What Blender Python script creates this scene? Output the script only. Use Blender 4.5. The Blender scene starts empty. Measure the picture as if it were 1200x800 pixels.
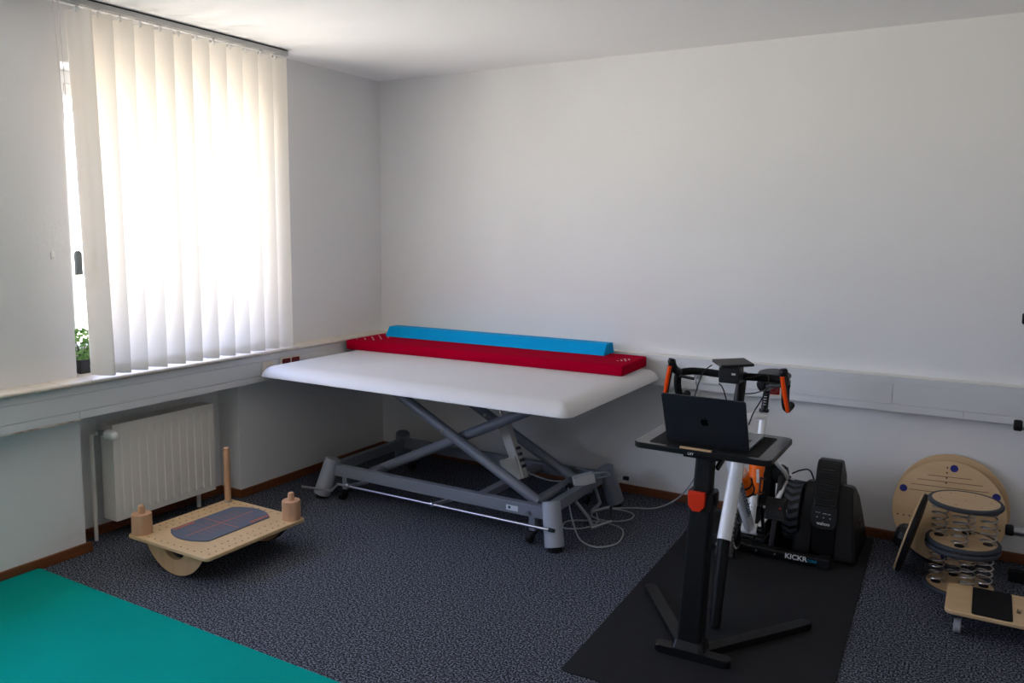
import bpy, bmesh, math, random
from mathutils import Vector, Matrix
random.seed(7)
SC = bpy.context.scene
COL = SC.collection
PI = math.pi

# ------------------------------------------------------------------ camera
F_PX, CY, PITCH, ROLL, YAW = 952.95, 377.88, 0.1157, 0.0080, -0.5306
CAM = Vector((3.7374, -4.5263, 1.598))
fw = Vector((math.sin(YAW)*math.cos(PITCH), math.cos(YAW)*math.cos(PITCH), -math.sin(PITCH)))
r0 = Vector((math.cos(YAW), -math.sin(YAW), 0)); u0 = r0.cross(fw)
rr = r0*math.cos(ROLL) + u0*math.sin(ROLL); uu = -r0*math.sin(ROLL) + u0*math.cos(ROLL)
cd = bpy.data.cameras.new('camera'); cam = bpy.data.objects.new('camera', cd); COL.objects.link(cam)
cd.sensor_fit = 'HORIZONTAL'; cd.sensor_width = 36.0; cd.lens = F_PX/1200*36; cd.shift_y = -(400-CY)/1200
cd.clip_start = 0.05
m = Matrix.Identity(4)
for i in range(3):
    m[i][0] = rr[i]; m[i][1] = uu[i]; m[i][2] = -fw[i]; m[i][3] = CAM[i]
cam.matrix_world = m
SC.camera = cam

# ------------------------------------------------------------------ sky, window light, exposure
SC.view_settings.view_transform = 'Standard'; SC.view_settings.look = 'None'
SC.view_settings.gamma = 1.0; SC.view_settings.use_curve_mapping = False
SC.view_settings.exposure = 0.10
try:
    SC.cycles.use_denoising = True
    SC.cycles.max_bounces = 14; SC.cycles.diffuse_bounces = 8; SC.cycles.transmission_bounces = 8
    SC.cycles.sample_clamp_indirect = 10.0
except Exception:
    pass
W = bpy.data.worlds.new('daylight'); SC.world = W; W.use_nodes = True
nt = W.node_tree; nt.nodes.clear()
o_ = nt.nodes.new('ShaderNodeOutputWorld'); bg = nt.nodes.new('ShaderNodeBackground')
tc = nt.nodes.new('ShaderNodeTexCoord'); sx = nt.nodes.new('ShaderNodeSeparateXYZ'); cr = nt.nodes.new('ShaderNodeValToRGB')
mp = nt.nodes.new('ShaderNodeMapRange'); mp.inputs['From Min'].default_value = -1; mp.inputs['From Max'].default_value = 1
nt.links.new(tc.outputs['Generated'], sx.inputs[0]); nt.links.new(sx.outputs['Z'], mp.inputs['Value']); nt.links.new(mp.outputs[0], cr.inputs[0])
e = cr.color_ramp.elements
e[0].position = 0.0; e[0].color = (1.08, .985, .89, 1)
e[1].position = 1.0; e[1].color = (.22, .31, .66, 1)
x = e.new(.485); x.color = (1.16, 1.055, .955, 1)
x = e.new(.515); x.color = (.60, .645, .84, 1)
x = e.new(.70); x.color = (.36, .445, .78, 1)
nt.links.new(cr.outputs[0], bg.inputs[0]); bg.inputs[1].default_value = 15.0
nt.links.new(bg.outputs[0], o_.inputs[0])

WIN = [(-2.27, -1.08), (-5.5, -2.88)]      # window openings in the left wall (y ranges)
WZ0, WZ1 = 0.872, 2.34
for i, (a, b) in enumerate(WIN):           # light portals in the two openings: they only guide the sampling of the sky
    ld = bpy.data.lights.new('window_portal', 'AREA'); ld.shape = 'RECTANGLE'
    ld.size = WZ1-WZ0; ld.size_y = b-a; ld.cycles.is_portal = True
    lo = bpy.data.objects.new('window_portal', ld); COL.objects.link(lo)
    lo.location = (-.34, (a+b)/2, (WZ0+WZ1)/2); lo.rotation_euler = (0, -PI/2, 0)

# ------------------------------------------------------------------ helpers
WM = {}
def tag(o, label=None, cat=None, group=None, kind=None):
    if label: o['label'] = label
    if cat: o['category'] = cat
    if group: o['group'] = group
    if kind: o['kind'] = kind
    return o
def thing(name, label, cat, loc=(0, 0, 0), rot=(0, 0, 0), group=None, kind=None):
    o = bpy.data.objects.new(name, None); COL.objects.link(o)
    o.empty_display_size = .05
    o.location = loc; o.rotation_euler = rot
    WM[o] = Matrix.Translation(Vector(loc)) @ Matrix.Rotation(rot[2], 4, 'Z') @ Matrix.Rotation(rot[1], 4, 'Y') @ Matrix.Rotation(rot[0], 4, 'X')
    return tag(o, label, cat, group, kind)

def frame(d, up=(0, 0, 1)):
    d = Vector(d).normalized(); up = Vector(up)
    if abs(d.dot(up)) > .98: up = Vector((1, 0, 0)) if abs(d.x) < .9 else Vector((0, 1, 0))
    a = up.cross(d).normalized(); b = d.cross(a)
    return a, b, d
def rotz(a): return Matrix.Rotation(a, 4, 'Z')
def TR(*v): return Matrix.Translation(Vector(v))

class B:
    def __init__(s): s.bm = bmesh.new()
    def _tf(s, vs, M):
        if M is not None:
            for v in vs: v.co = M @ v.co
    def box(s, x0, x1, y0, y1, z0, z1, bev=0, seg=2, M=None):
        P = [(x, y, z) for x in (x0, x1) for y in (y0, y1) for z in (z0, z1)]
        vs = [s.bm.verts.new(p) for p in P]
        fs = [(0, 1, 3, 2), (4, 6, 7, 5), (0, 4, 5, 1), (2, 3, 7, 6), (0, 2, 6, 4), (1, 5, 7, 3)]
        fa = [s.bm.faces.new([vs[i] for i in f]) for f in fs]
        s._tf(vs, M)
        if bev > 0:
            es = list({e for f in fa for e in f.edges})
            bmesh.ops.bevel(s.bm, geom=es, offset=bev, segments=seg, profile=.5, affect='EDGES')
        return s
    def cbox(s, c, d, bev=0, seg=2, M=None):
        return s.box(c[0]-d[0]/2, c[0]+d[0]/2, c[1]-d[1]/2, c[1]+d[1]/2, c[2]-d[2]/2, c[2]+d[2]/2, bev, seg, M)
    def bar(s, p0, p1, w, h, bev=0, up=(0, 0, 1)):          # rectangular bar, w sideways, h along up
        p0, p1 = Vector(p0), Vector(p1); a, b, d = frame(p1-p0, up); L = (p1-p0).length
        M = Matrix((( a.x, b.x, d.x, p0.x), (a.y, b.y, d.y, p0.y), (a.z, b.z, d.z, p0.z), (0, 0, 0, 1)))
        return s.box(-w/2, w/2, -h/2, h/2, 0, L, bev, 2, M)
    def rings(s, rings, cap0=True, cap1=True, closed=False):
        rv = [[s.bm.verts.new(p) for p in r] for r in rings]
        n = len(rv[0]); m_ = len(rv)
        for i in range(m_ if closed else m_-1):
            A, C = rv[i], rv[(i+1) % m_]
            for k in range(n):
                s.bm.faces.new((A[k], A[(k+1) % n], C[(k+1) % n], C[k]))
        if not closed:
            if cap0: s.bm.faces.new(list(reversed(rv[0])))
            if cap1: s.bm.faces.new(rv[-1])
        return s
    def cyl(s, p0, p1, r0_, r1=None, n=20, bev=0, sx_=1.0):
        p0, p1 = Vector(p0), Vector(p1); r1 = r0_ if r1 is None else r1
        a, b, d = frame(p1-p0)
        def ring(c, r): return [c + a*(r*math.cos(2*PI*k/n)*sx_) + b*(r*math.sin(2*PI*k/n)) for k in range(n)]
        if bev > 0:
            return s.rings([ring(p0, r0_-bev), ring(p0+d*bev*.35, r0_-bev*.3), ring(p0+d*bev, r0_), ring(p1-d*bev, r1), ring(p1-d*bev*.35, r1-bev*.3), ring(p1, r1-bev)])
        return s.rings([ring(p0, r0_), ring(p1, r1)])
    def tube(s, pts, r, n=10, closed=False):
        pts = [Vector(p) for p in pts]; N = len(pts)
        rs = r if isinstance(r, (list, tuple)) else [r]*N
        T = []
        for i in range(N):
            if closed: t = pts[(i+1) % N]-pts[i-1]
            elif i == 0: t = pts[1]-pts[0]
            elif i == N-1: t = pts[-1]-pts[-2]
            else: t = (pts[i+1]-pts[i]).normalized()+(pts[i]-pts[i-1]).normalized()
            T.append(t.normalized())
        a, b, d = frame(T[0]); out = []
        for i in range(N):
            a = (a - T[i]*a.dot(T[i])).normalized(); b = T[i].cross(a)
            out.append([pts[i] + a*(rs[i]*math.cos(2*PI*k/n)) + b*(rs[i]*math.sin(2*PI*k/n)) for k in range(n)])
        return s.rings(out, closed=closed)
    def lathe(s, prof, c=(0, 0, 0), axis=(0, 0, 1), n=28, up=(0, 0, 1)):     # prof: (radius, height)
        c = Vector(c); a, b, d = frame(axis, up)
        prev = None
        for (r, h) in prof:
            if r < 1e-6: ring = [s.bm.verts.new(c+d*h)]
            else: ring = [s.bm.verts.new(c + d*h + a*(r*math.cos(2*PI*k/n)) + b*(r*math.sin(2*PI*k/n))) for k in range(n)]
            if prev is not None:
                if len(prev) == 1 and len(ring) > 1:
                    for k in range(n): s.bm.faces.new((prev[0], ring[(k+1) % n], ring[k]))
                elif len(ring) == 1 and len(prev) > 1:
                    for k in range(n): s.bm.faces.new((prev[k], prev[(k+1) % n], ring[0]))
                elif len(ring) > 1:
                    for k in range(n): s.bm.faces.new((prev[k], prev[(k+1) % n], ring[(k+1) % n], ring[k]))
            prev = ring
        return s
    def prism(s, poly, z0, z1, M=None, bev=0, seg=2):      # polygon in local xy, extruded z0..z1
        lo = [s.bm.verts.new((p[0], p[1], z0)) for p in poly]; hi = [s.bm.verts.new((p[0], p[1], z1)) for p in poly]
        n = len(poly); fa = [s.bm.faces.new(list(reversed(lo))), s.bm.faces.new(hi)]
        for k in range(n): fa.append(s.bm.faces.new((lo[k], lo[(k+1) % n], hi[(k+1) % n], hi[k])))
        if bev > 0:
            es = [e for f in fa[:2] for e in f.edges]
            r = bmesh.ops.bevel(s.bm, geom=es, offset=bev, segments=seg, profile=.5, affect='EDGES')
            vs = list({v for f in r['faces'] for v in f.verts} | {v for f in fa if f.is_valid for v in f.verts})
        else: vs = lo+hi
        s._tf(vs, M); return s
    def pad(s, x0, x1, y0, y1, prof, rc, n=6, M=None):     # rounded-rect stack; prof: (inset, z)
        out = []
        for ins, z in prof:
            r = max(rc-ins, .002); ring = []
            for (cx, cy, a0) in ((x1-ins-r, y1-ins-r, 0), (x0+ins+r, y1-ins-r, PI/2), (x0+ins+r, y0+ins+r, PI), (x1-ins-r, y0+ins+r, 1.5*PI)):
                for k in range(n+1):
                    a = a0+PI/2*k/n; p = Vector((cx+r*math.cos(a), cy+r*math.sin(a), z))
                    ring.append(M @ p if M is not None else p)
            out.append(ring)
        return s.rings(out)
    def ball(s, c, r, n=12, m_=8, sc=(1, 1, 1), M=None):
        c = Vector(c)
        R = bmesh.ops.create_uvsphere(s.bm, u_segments=n, v_segments=m_, radius=1.0)
        for v in R['verts']:
            v.co = Vector((v.co.x*r*sc[0], v.co.y*r*sc[1], v.co.z*r*sc[2]))
            if M is not None: v.co = M.to_3x3() @ v.co
            v.co += c
        return s
    def tri(s, pts):
        s.bm.faces.new([s.bm.verts.new(p) for p in pts]); return s
    def obj(s, name, mat, parent=None, local=False, sharp=38, smooth=True, kind=None, label=None):
        bmesh.ops.recalc_face_normals(s.bm, faces=s.bm.faces[:])
        me = bpy.data.meshes.new(name); s.bm.to_mesh(me); s.bm.free()
        if parent is not None and not local: me.transform(WM[parent].inverted())
        for p in me.polygons: p.use_smooth = smooth
        if smooth: me.set_sharp_from_angle(angle=math.radians(sharp))
        me.materials.append(MAT[mat] if isinstance(mat, str) else mat)
        o = bpy.data.objects.new(name, me); COL.objects.link(o)
        if parent is not None: o.parent = parent; WM[o] = WM[parent]
        else: WM[o] = Matrix.Identity(4)
        if kind: o['kind'] = kind
        if label: o['label'] = label
        if smooth:
            w = o.modifiers.new('weighted_normals', 'WEIGHTED_NORMAL'); w.keep_sharp = True
        return o
def own(o):            # give a top-level mesh an origin at its base centre
    me = o.data; xs = [v.co for v in me.vertices]
    c = Vector(((min(v.x for v in xs)+max(v.x for v in xs))/2, (min(v.y for v in xs)+max(v.y for v in xs))/2, min(v.z for v in xs)))
    me.transform(Matrix.Translation(-c)); o.location = c; WM[o] = Matrix.Translation(c); return o
def setting(name, b, mat, **k):
    o = b.obj(name, mat, **k); o['kind'] = 'structure'; return o
def text(name, s, size, M, mat, parent, depth=.0006, align='CENTER', shear=0, bold=0, xs=1.0):
    cu = bpy.data.curves.new(name, 'FONT'); cu.body = s; cu.size = size; cu.extrude = depth; cu.align_x = align; cu.align_y = 'CENTER'
    cu.shear = shear; cu.offset = bold; cu.resolution_u = 3
    t = bpy.data.objects.new(name, cu); COL.objects.link(t)
    dg = bpy.context.evaluated_depsgraph_get()
    me = bpy.data.meshes.new_from_object(t.evaluated_get(dg)); bpy.data.objects.remove(t); bpy.data.curves.remove(cu)
    me.transform(M @ Matrix.Diagonal((xs, 1, 1, 1)))
    me.transform(WM[parent].inverted()); me.materials.clear(); me.materials.append(MAT[mat])
    o = bpy.data.objects.new(name, me); COL.objects.link(o); o.parent = parent; WM[o] = WM[parent]; return o
def basis(o, X, Y):     # local x, y axes -> 4x4
    X = Vector(X).normalized(); Y = Vector(Y); Y = (Y-X*X.dot(Y)).normalized(); Z = X.cross(Y); o = Vector(o)
    return Matrix(((X.x, Y.x, Z.x, o.x), (X.y, Y.y, Z.y, o.y), (X.z, Y.z, Z.z, o.z), (0, 0, 0, 1)))
def catmull(P, k=6, closed=False):
    P = [Vector(p) for p in P]; out = []; N = len(P)
    for i in range(N if closed else N-1):
        g = (lambda j: P[j % N]) if closed else (lambda j: P[min(max(j, 0), N-1)])
        a, b, c, d = g(i-1), g(i), g(i+1), g(i+2)
        for j in range(k):
            t = j/k
            out.append(.5*((2*b)+(c-a)*t+(2*a-5*b+4*c-d)*t*t+(3*b-a-3*c+d)*t**3))
    if not closed: out.append(P[-1])
    return out
def rrect(w, h, r, n=5, cx=0, cy=0):
    out = []
    for (x, y, a0) in ((w/2-r, h/2-r, 0), (-w/2+r, h/2-r, PI/2), (-w/2+r, -h/2+r, PI), (w/2-r, -h/2+r, 1.5*PI)):
        for k in range(n+1):
            a = a0+PI/2*k/n; out.append((cx+x+r*math.cos(a), cy+y+r*math.sin(a)))
    return out

# ------------------------------------------------------------------ materials
MAT = {}
def mat(name, col, rough=.5, metal=0, noise=None, bump=None, spec=None, coat=0, trans=0):
    m = bpy.data.materials.new(name); m.use_nodes = True; MAT[name] = m
    nt = m.node_tree; p = nt.nodes['Principled BSDF']
    p.inputs['Base Color'].default_value = (*col, 1); p.inputs['Roughness'].default_value = rough; p.inputs['Metallic'].default_value = metal
    if spec is not None: p.inputs['Specular IOR Level'].default_value = spec
    if coat: p.inputs['Coat Weight'].default_value = coat
    if trans: p.inputs['Transmission Weight'].default_value = trans
    co = nt.nodes.new('ShaderNodeTexCoord')
    if noise:                               # (scale, col2, contrast lo, hi, [stretch])
        sc, c2, lo, hi = noise[:4]; st = noise[4] if len(noise) > 4 else (1, 1, 1)
        mpn = nt.nodes.new('ShaderNodeMapping'); mpn.inputs['Scale'].default_value = st
        n = nt.nodes.new('ShaderNodeTexNoise'); n.inputs['Scale'].default_value = sc; n.inputs['Detail'].default_value = 5
        r = nt.nodes.new('ShaderNodeValToRGB'); r.color_ramp.elements[0].position = lo; r.color_ramp.elements[1].position = hi
        r.color_ramp.elements[0].color = (*col, 1); r.color_ramp.elements[1].color = (*c2, 1)
        nt.links.new(co.outputs['Object'], mpn.inputs[0]); nt.links.new(mpn.outputs[0], n.inputs['Vector']); nt.links.new(n.outputs['Fac'], r.inputs[0])
        nt.links.new(r.outputs[0], p.inputs['Base Color'])
    if bump:                                # (scale, strength, distance)
        n2 = nt.nodes.new('ShaderNodeTexNoise'); n2.inputs['Scale'].default_value = bump[0]; n2.inputs['Detail'].default_value = 4
        bn = nt.nodes.new('ShaderNodeBump'); bn.inputs['Strength'].default_value = bump[1]; bn.inputs['Distance'].default_value = bump[2]
        nt.links.new(co.outputs['Object'], n2.inputs['Vector']); nt.links.new(n2.outputs['Fac'], bn.inputs['Height']); nt.links.new(bn.outputs[0], p.inputs['Normal'])
    return m
mat('plaster', (.75, .745, .74), .9, bump=(60, .22, .004), noise=(1.3, (.77, .765, .76), .35, .65))
mat('plaster_grey', (.72, .71, .70), .9)
mat('ceiling_paint', (.90, .89, .885), .95, bump=(40, .15, .006))
mat('sill_tile', (.62, .55, .47), .35, noise=(14, (.68, .61, .53), .35, .65))
mat('grout', (.75, .73, .70), .9)
mat('duct', (.66, .665, .675), .45, bump=(20, .04, .002))
mat('duct_top', (.78, .76, .70), .45)
mat('flaky', (.38, .28, .22), .9, noise=(60, (.65, .60, .55), .4, .55, (1, .3, 1)))
mat('skirting', (.20, .060, .016), .45, noise=(9, (.12, .036, .012), .35, .65, (.6, .6, 14)))
mat('window_white', (.82, .82, .82), .3)
mat('radiator_paint', (.80, .755, .70), .38)
mat('radiator_dark', (.05, .05, .05), .7)
mat('green_foam', (.0, .25, .215), .8, bump=(300, .25, .002), noise=(3, (.0, .272, .236), .3, .7), spec=.05)
mat('birch', (.55, .365, .19), .42, noise=(5, (.62, .435, .245), .3, .7, (1, 7, 1)))
mat('birch_edge', (.30, .18, .09), .6, noise=(30, (.42, .27, .15), .4, .6, (.3, .3, 8)))
mat('ply', (.46, .30, .155), .55, noise=(5, (.54, .37, .20), .3, .7, (7, 1, 1)))
mat('beech', (.56, .33, .20), .5, noise=(7, (.49, .275, .155), .35, .65, (6, 6, .6)))
mat('grey_pad', (.095, .11, .15), .8, bump=(400, .2, .002))
mat('orange_print', (.60, .13, .05), .7)
mat('dark_dot', (.06, .035, .02), .8)
mat('rubber', (.006, .006, .007), .6, spec=.25)
mat('rubber_grey', (.035, .041, .052), .65)
mat('vinyl', (.60, .585, .585), .5, bump=(25, .05, .004))
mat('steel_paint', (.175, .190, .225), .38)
mat('steel_paint_lit', (.31, .33, .38), .42)
mat('chrome', (.45, .45, .46), .3, 1)
mat('steel', (.52, .52, .53), .3, 1)
mat('spring_steel', (.50, .48, .46), .28, 1)
mat('grey_plastic', (.33, .34, .34), .5)
mat('light_plastic', (.50, .50, .48), .45)
mat('white_plastic', (.80, .80, .78), .35)
mat('black_plastic', (.005, .005, .0055), .45, spec=.35)
mat('black_satin', (.004, .004, .0045), .4, spec=.3)
mat('black_matte', (.005, .005, .005), .8, spec=.2)
mat('dark_grey', (.020, .0205, .023), .5, spec=.35)
mat('red_fabric', (.36, .0, .018), .85, spec=.02, bump=(9, .25, .01))
mat('blue_vinyl', (.0, .33, .68), .6, spec=.06)
mat('red_plastic', (.66, .035, .010), .4, spec=.2)
mat('orange_plastic', (.88, .075, .004), .4, spec=.15)
mat('orange_clear', (.92, .16, .008), .35, spec=.2)
mat('peach_cap', (.80, .42, .30), .4)
mat('bike_white', (.88, .88, .875), .22, coat=.4)
mat('bike_letter', (.03, .06, .11), .4)
mat('laptop_shell', (.020, .023, .029), .45, .3)
mat('laptop_base', (.30, .31, .33), .35, .9)
mat('logo_black', (.001, .001, .001), .7, spec=.05)
mat('screen', (.01, .01, .012), .1)
mat('desk_top', (.024, .025, .028), .27, spec=.6, bump=(300, .08, .0006))
mat('black_mat', (.0105, .0105, .012), .8, bump=(160, .3, .003), spec=.25)
mat('blue_dot', (.004, .006, .16), .6)
mat('groove', (.16, .085, .035), .8)
mat('white_print', (.75, .75, .75), .5)
mat('cyan_print', (.0, .25, .36), .5)
mat('sticker', (.55, .60, .68), .4)
mat('teal_print', (.0, .08, .09), .5)
mat('cord_grey', (.30, .31, .33), .5)
mat('tan_wood', (.55, .36, .19), .5)
mat('pot_black', (.012, .013, .016), .4)
mat('leaf', (.10, .26, .05), .5, noise=(30, (.24, .42, .12), .35, .6))
mat('stem', (.08, .10, .03), .7)
mat('red_socket', (.14, .003, .004), .4, spec=.2)
mat('socket_dark', (.10, .10, .10), .6)
mat('bead', (.62, .55, .58), .4)
mat('chain_steel', (.35, .33, .28), .35, 1)
# carpet: short mottled loop pile
def carpet():
    m = bpy.data.materials.new('carpet'); m.use_nodes = True; MAT['carpet'] = m
    nt = m.node_tree; p = nt.nodes['Principled BSDF']; p.inputs['Roughness'].default_value = .95; p.inputs['Specular IOR Level'].default_value = .1
    co = nt.nodes.new('ShaderNodeTexCoord')
    n = nt.nodes.new('ShaderNodeTexNoise'); n.inputs['Scale'].default_value = 135; n.inputs['Detail'].default_value = 6; n.inputs['Roughness'].default_value = .62
    r = nt.nodes.new('ShaderNodeValToRGB'); el = r.color_ramp.elements
    el[0].position = .44; el[0].color = (.006, .0065, .009, 1); el[1].position = .62; el[1].color = (.235, .250, .310, 1)
    k = el.new(.5); k.color = (.044, .048, .062, 1)
    nt.links.new(co.outputs['Object'], n.inputs['Vector']); nt.links.new(n.outputs['Fac'], r.inputs[0]); nt.links.new(r.outputs[0], p.inputs['Base Color'])
    bn = nt.nodes.new('ShaderNodeBump'); bn.inputs['Strength'].default_value = .4; bn.inputs['Distance'].default_value = .004
    nt.links.new(n.outputs['Fac'], bn.inputs['Height']); nt.links.new(bn.outputs[0], p.inputs['Normal'])
carpet()
def fabric_blind():
    m = bpy.data.materials.new('blind_fabric'); m.use_nodes = True; MAT['blind_fabric'] = m
    nt = m.node_tree; nt.nodes.clear()
    out = nt.nodes.new('ShaderNodeOutputMaterial'); d = nt.nodes.new('ShaderNodeBsdfDiffuse'); t = nt.nodes.new('ShaderNodeBsdfTranslucent'); mx = nt.nodes.new('ShaderNodeMixShader')
    co = nt.nodes.new('ShaderNodeTexCoord'); n = nt.nodes.new('ShaderNodeTexNoise'); n.inputs['Scale'].default_value = 260
    r = nt.nodes.new('ShaderNodeValToRGB'); r.color_ramp.elements[0].color = (.80, .755, .695, 1); r.color_ramp.elements[1].color = (.92, .875, .815, 1)
    nt.links.new(co.outputs['Object'], n.inputs['Vector']); nt.links.new(n.outputs['Fac'], r.inputs[0])
    for b in (d, t): nt.links.new(r.outputs[0], b.inputs['Color'])
    mx.inputs[0].default_value = .24
    nt.links.new(d.outputs[0], mx.inputs[1]); nt.links.new(t.outputs[0], mx.inputs[2]); nt.links.new(mx.outputs[0], out.inputs[0])
fabric_blind()
def glass():
    m = bpy.data.materials.new('pane_glass'); m.use_nodes = True; MAT['pane_glass'] = m
    nt = m.node_tree; nt.nodes.clear()
    out = nt.nodes.new('ShaderNodeOutputMaterial'); t = nt.nodes.new('ShaderNodeBsdfTransparent'); t.inputs[0].default_value = (.93, .95, .94, 1)
    g = nt.nodes.new('ShaderNodeBsdfGlossy'); g.inputs['Roughness'].default_value = .02; mx = nt.nodes.new('ShaderNodeMixShader'); mx.inputs[0].default_value = .06
    nt.links.new(t.outputs[0], mx.inputs[1]); nt.links.new(g.outputs[0], mx.inputs[2]); nt.links.new(mx.outputs[0], out.inputs[0])
glass()

# ================================================================== THE SETTING
RX, RY, RZ = 5.6, -6.6, 2.6           # room extents
TH = .36                               # outer wall thickness
setting('floor', B().box(-TH, RX+.15, RY-.15, .15, -.12, 0), 'carpet', smooth=False)
setting('ceiling', B().box(-TH, RX+.15, RY-.15, .15, RZ, RZ+.15), 'ceiling_paint', smooth=False)
setting('wall_back', B().box(-TH, RX+.15, 0, .15, 0, RZ), 'plaster', smooth=False)
setting('wall_right', B().box(RX, RX+.15, RY, 0, 0, RZ), 'plaster_grey', smooth=False)
setting('wall_front', B().box(-TH, RX+.15, RY-.15, RY, 0, RZ), 'plaster_grey', smooth=False)
b = B(); SB = .848
for (a, c) in ((RY, WIN[1][0]), (WIN[1][1], WIN[0][0]), (WIN[0][1], 0)): b.box(-TH, 0, a, c, 0, RZ)
for (a, c) in WIN: b.box(-TH, 0, a, c, WZ1, RZ)
b.box(-TH, 0, *WIN[1], 0, SB)
b.box(-TH, -.17, WIN[0][0], -1.31, 0, SB); b.box(-.17, 0, WIN[0][0], -1.31, .69, SB); b.box(-TH, 0, -1.31, WIN[0][1], 0, SB)
setting('wall_left', b, 'plaster', smooth=False)

# skirting boards
def skirt(name, segs):
    b = B()
    for s in segs: b.box(*s, 0, .05, .004)
    setting(name, b, 'skirting')
skirt('baseboard_left', [(0, .016, RY, -2.245)])
skirt('baseboard_niche', [(-.17, -.155, -2.27, -1.31), (-.155, .0, -1.325, -1.31), (-.155, -.0, -2.27, -2.258), (0, .016, -1.325, 0)])
skirt('baseboard_back', [(.016, RX, -.016, 0)])
skirt('baseboard_right', [(RX-.016, RX, RY, -.016)])

# window sill of glazed tiles running along the whole left wall
sill = thing('trim_1', None, None, (0.06, -2.3, SB), kind='structure')
tiles = [(-6.59, -5.5, 0), (-5.5, -2.88, -.2), (-2.88, -2.527, 0), (-2.527, -2.422, 0), (-2.422, -2.27, 0), (-2.27, -1.675, -.2), (-1.675, -1.08, -.2), (-1.08, -.004, 0)]
for (a, c, x0) in tiles:
    P = [(x0, 0), (.108, 0), (.116, .003), (.121, .009), (.122, .014), (.119, .020), (.112, .024), (x0, .024)]
    M = Matrix(((1, 0, 0, 0), (0, 0, 1, 0), (0, 1, 0, SB), (0, 0, 0, 1)))
    B().prism(P, a+.0015, c-.0015, M).obj('tile', 'sill_tile', sill, sharp=50)
g = B()
for y in (-2.527, -2.422): g.box(.0, .1195, y-.0015, y+.0015, SB+.001, SB+.0225)
g.obj('grout', 'grout', sill)

# cable duct below the sill and along the back wall
d = thing('trim_2', None, None, (.05, -2.3, .69), kind='structure')
B().box(0, .094, RY+.01, -.062, .692, SB-.001).obj('duct_body', 'duct', d, smooth=False)
for cuts, z0, z1, x1 in (((RY+.01, -4.1, -.062), .812, SB-.002, .098), ((RY+.01, -3.1, -1.235, -.062), .729, .811, .101), ((RY+.01, -2.327, -.062), .690, .728, .1015)):
    for a, c in zip(cuts[:-1], cuts[1:]): B().box(.09, x1, a+.001, c-.001, z0+.0007, z1-.0007, .0015).obj('duct_panel', 'duct', d)
B().box(.0, .103, RY+.01, -2.327, .683, .6895, .001).obj('chipped_edge', 'flaky', d)
d = thing('trim_3', None, None, (2.5, -.03, .69), kind='structure')
B().box(0, RX-.01, -.056, 0, .692, .868).obj('duct_body', 'duct', d, smooth=False)
B().box(0, RX-.01, -.0585, 0, .8675, .873, .002).obj('duct_lip', 'duct_top', d)
for cuts, z0, z1, y1 in (((.102, 1.72, 3.718, RX-.01), .836, .8665, -.058), ((.102, 1.35, 3.352, 5.3, RX-.01), .729, .835, -.0605), ((.102, 1.67, 3.67, RX-.01), .690, .728, -.0605)):
    for a, c in zip(cuts[:-1], cuts[1:]): B().box(a+.0012, c-.0012, y1, -.05, z0+.0007, z1-.0007, .0015).obj('duct_panel', 'duct', d)

# windows: frame, sash, panes
def window(name, y0, y1):
    w = thing(name, None, None, (-.2, (y0+y1)/2, WZ0), kind='structure')
    b = B()
    for (a, c, z0, z1) in ((y0, y0+.06, WZ0, WZ1), (y1-.06, y1, WZ0, WZ1), (y0+.06, y1-.06, WZ0, WZ0+.06), (y0+.06, y1-.06, WZ1-.06, WZ1)): b.box(-.27, -.20, a, c, z0, z1, .004)
    b.obj('window_frame', 'window_white', w)
    ym = (y0+y1)/2
    for (a, c) in ((y0+.06, ym), (ym, y1-.06)):
        b = B()
        for (p, q, z0, z1) in ((a, a+.065, WZ0+.06, WZ1-.06), (c-.065, c, WZ0+.06, WZ1-.06), (a+.065, c-.065, WZ0+.06, WZ0+.125), (a+.065, c-.065, WZ1-.125, WZ1-.06)): b.box(-.255, -.185, p+.002, q-.002, z0+.002, z1-.002, .006)
        s = b.obj('sash', 'window_white', w)
        B().box(-.226, -.220, a+.06, c-.06, WZ0+.12, WZ1-.12).obj('pane', 'pane_glass', s, smooth=False)
    b = B().box(-.186, -.17, ym-.045, ym-.015, 1.50, 1.56, .004).cyl((-.165, ym-.03, 1.53), (-.165, ym-.03, 1.40), .009)
    b.obj('handle', 'window_white', w)
    return w
window('window_1', *WIN[0]); window('window_2', *WIN[1])

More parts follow.
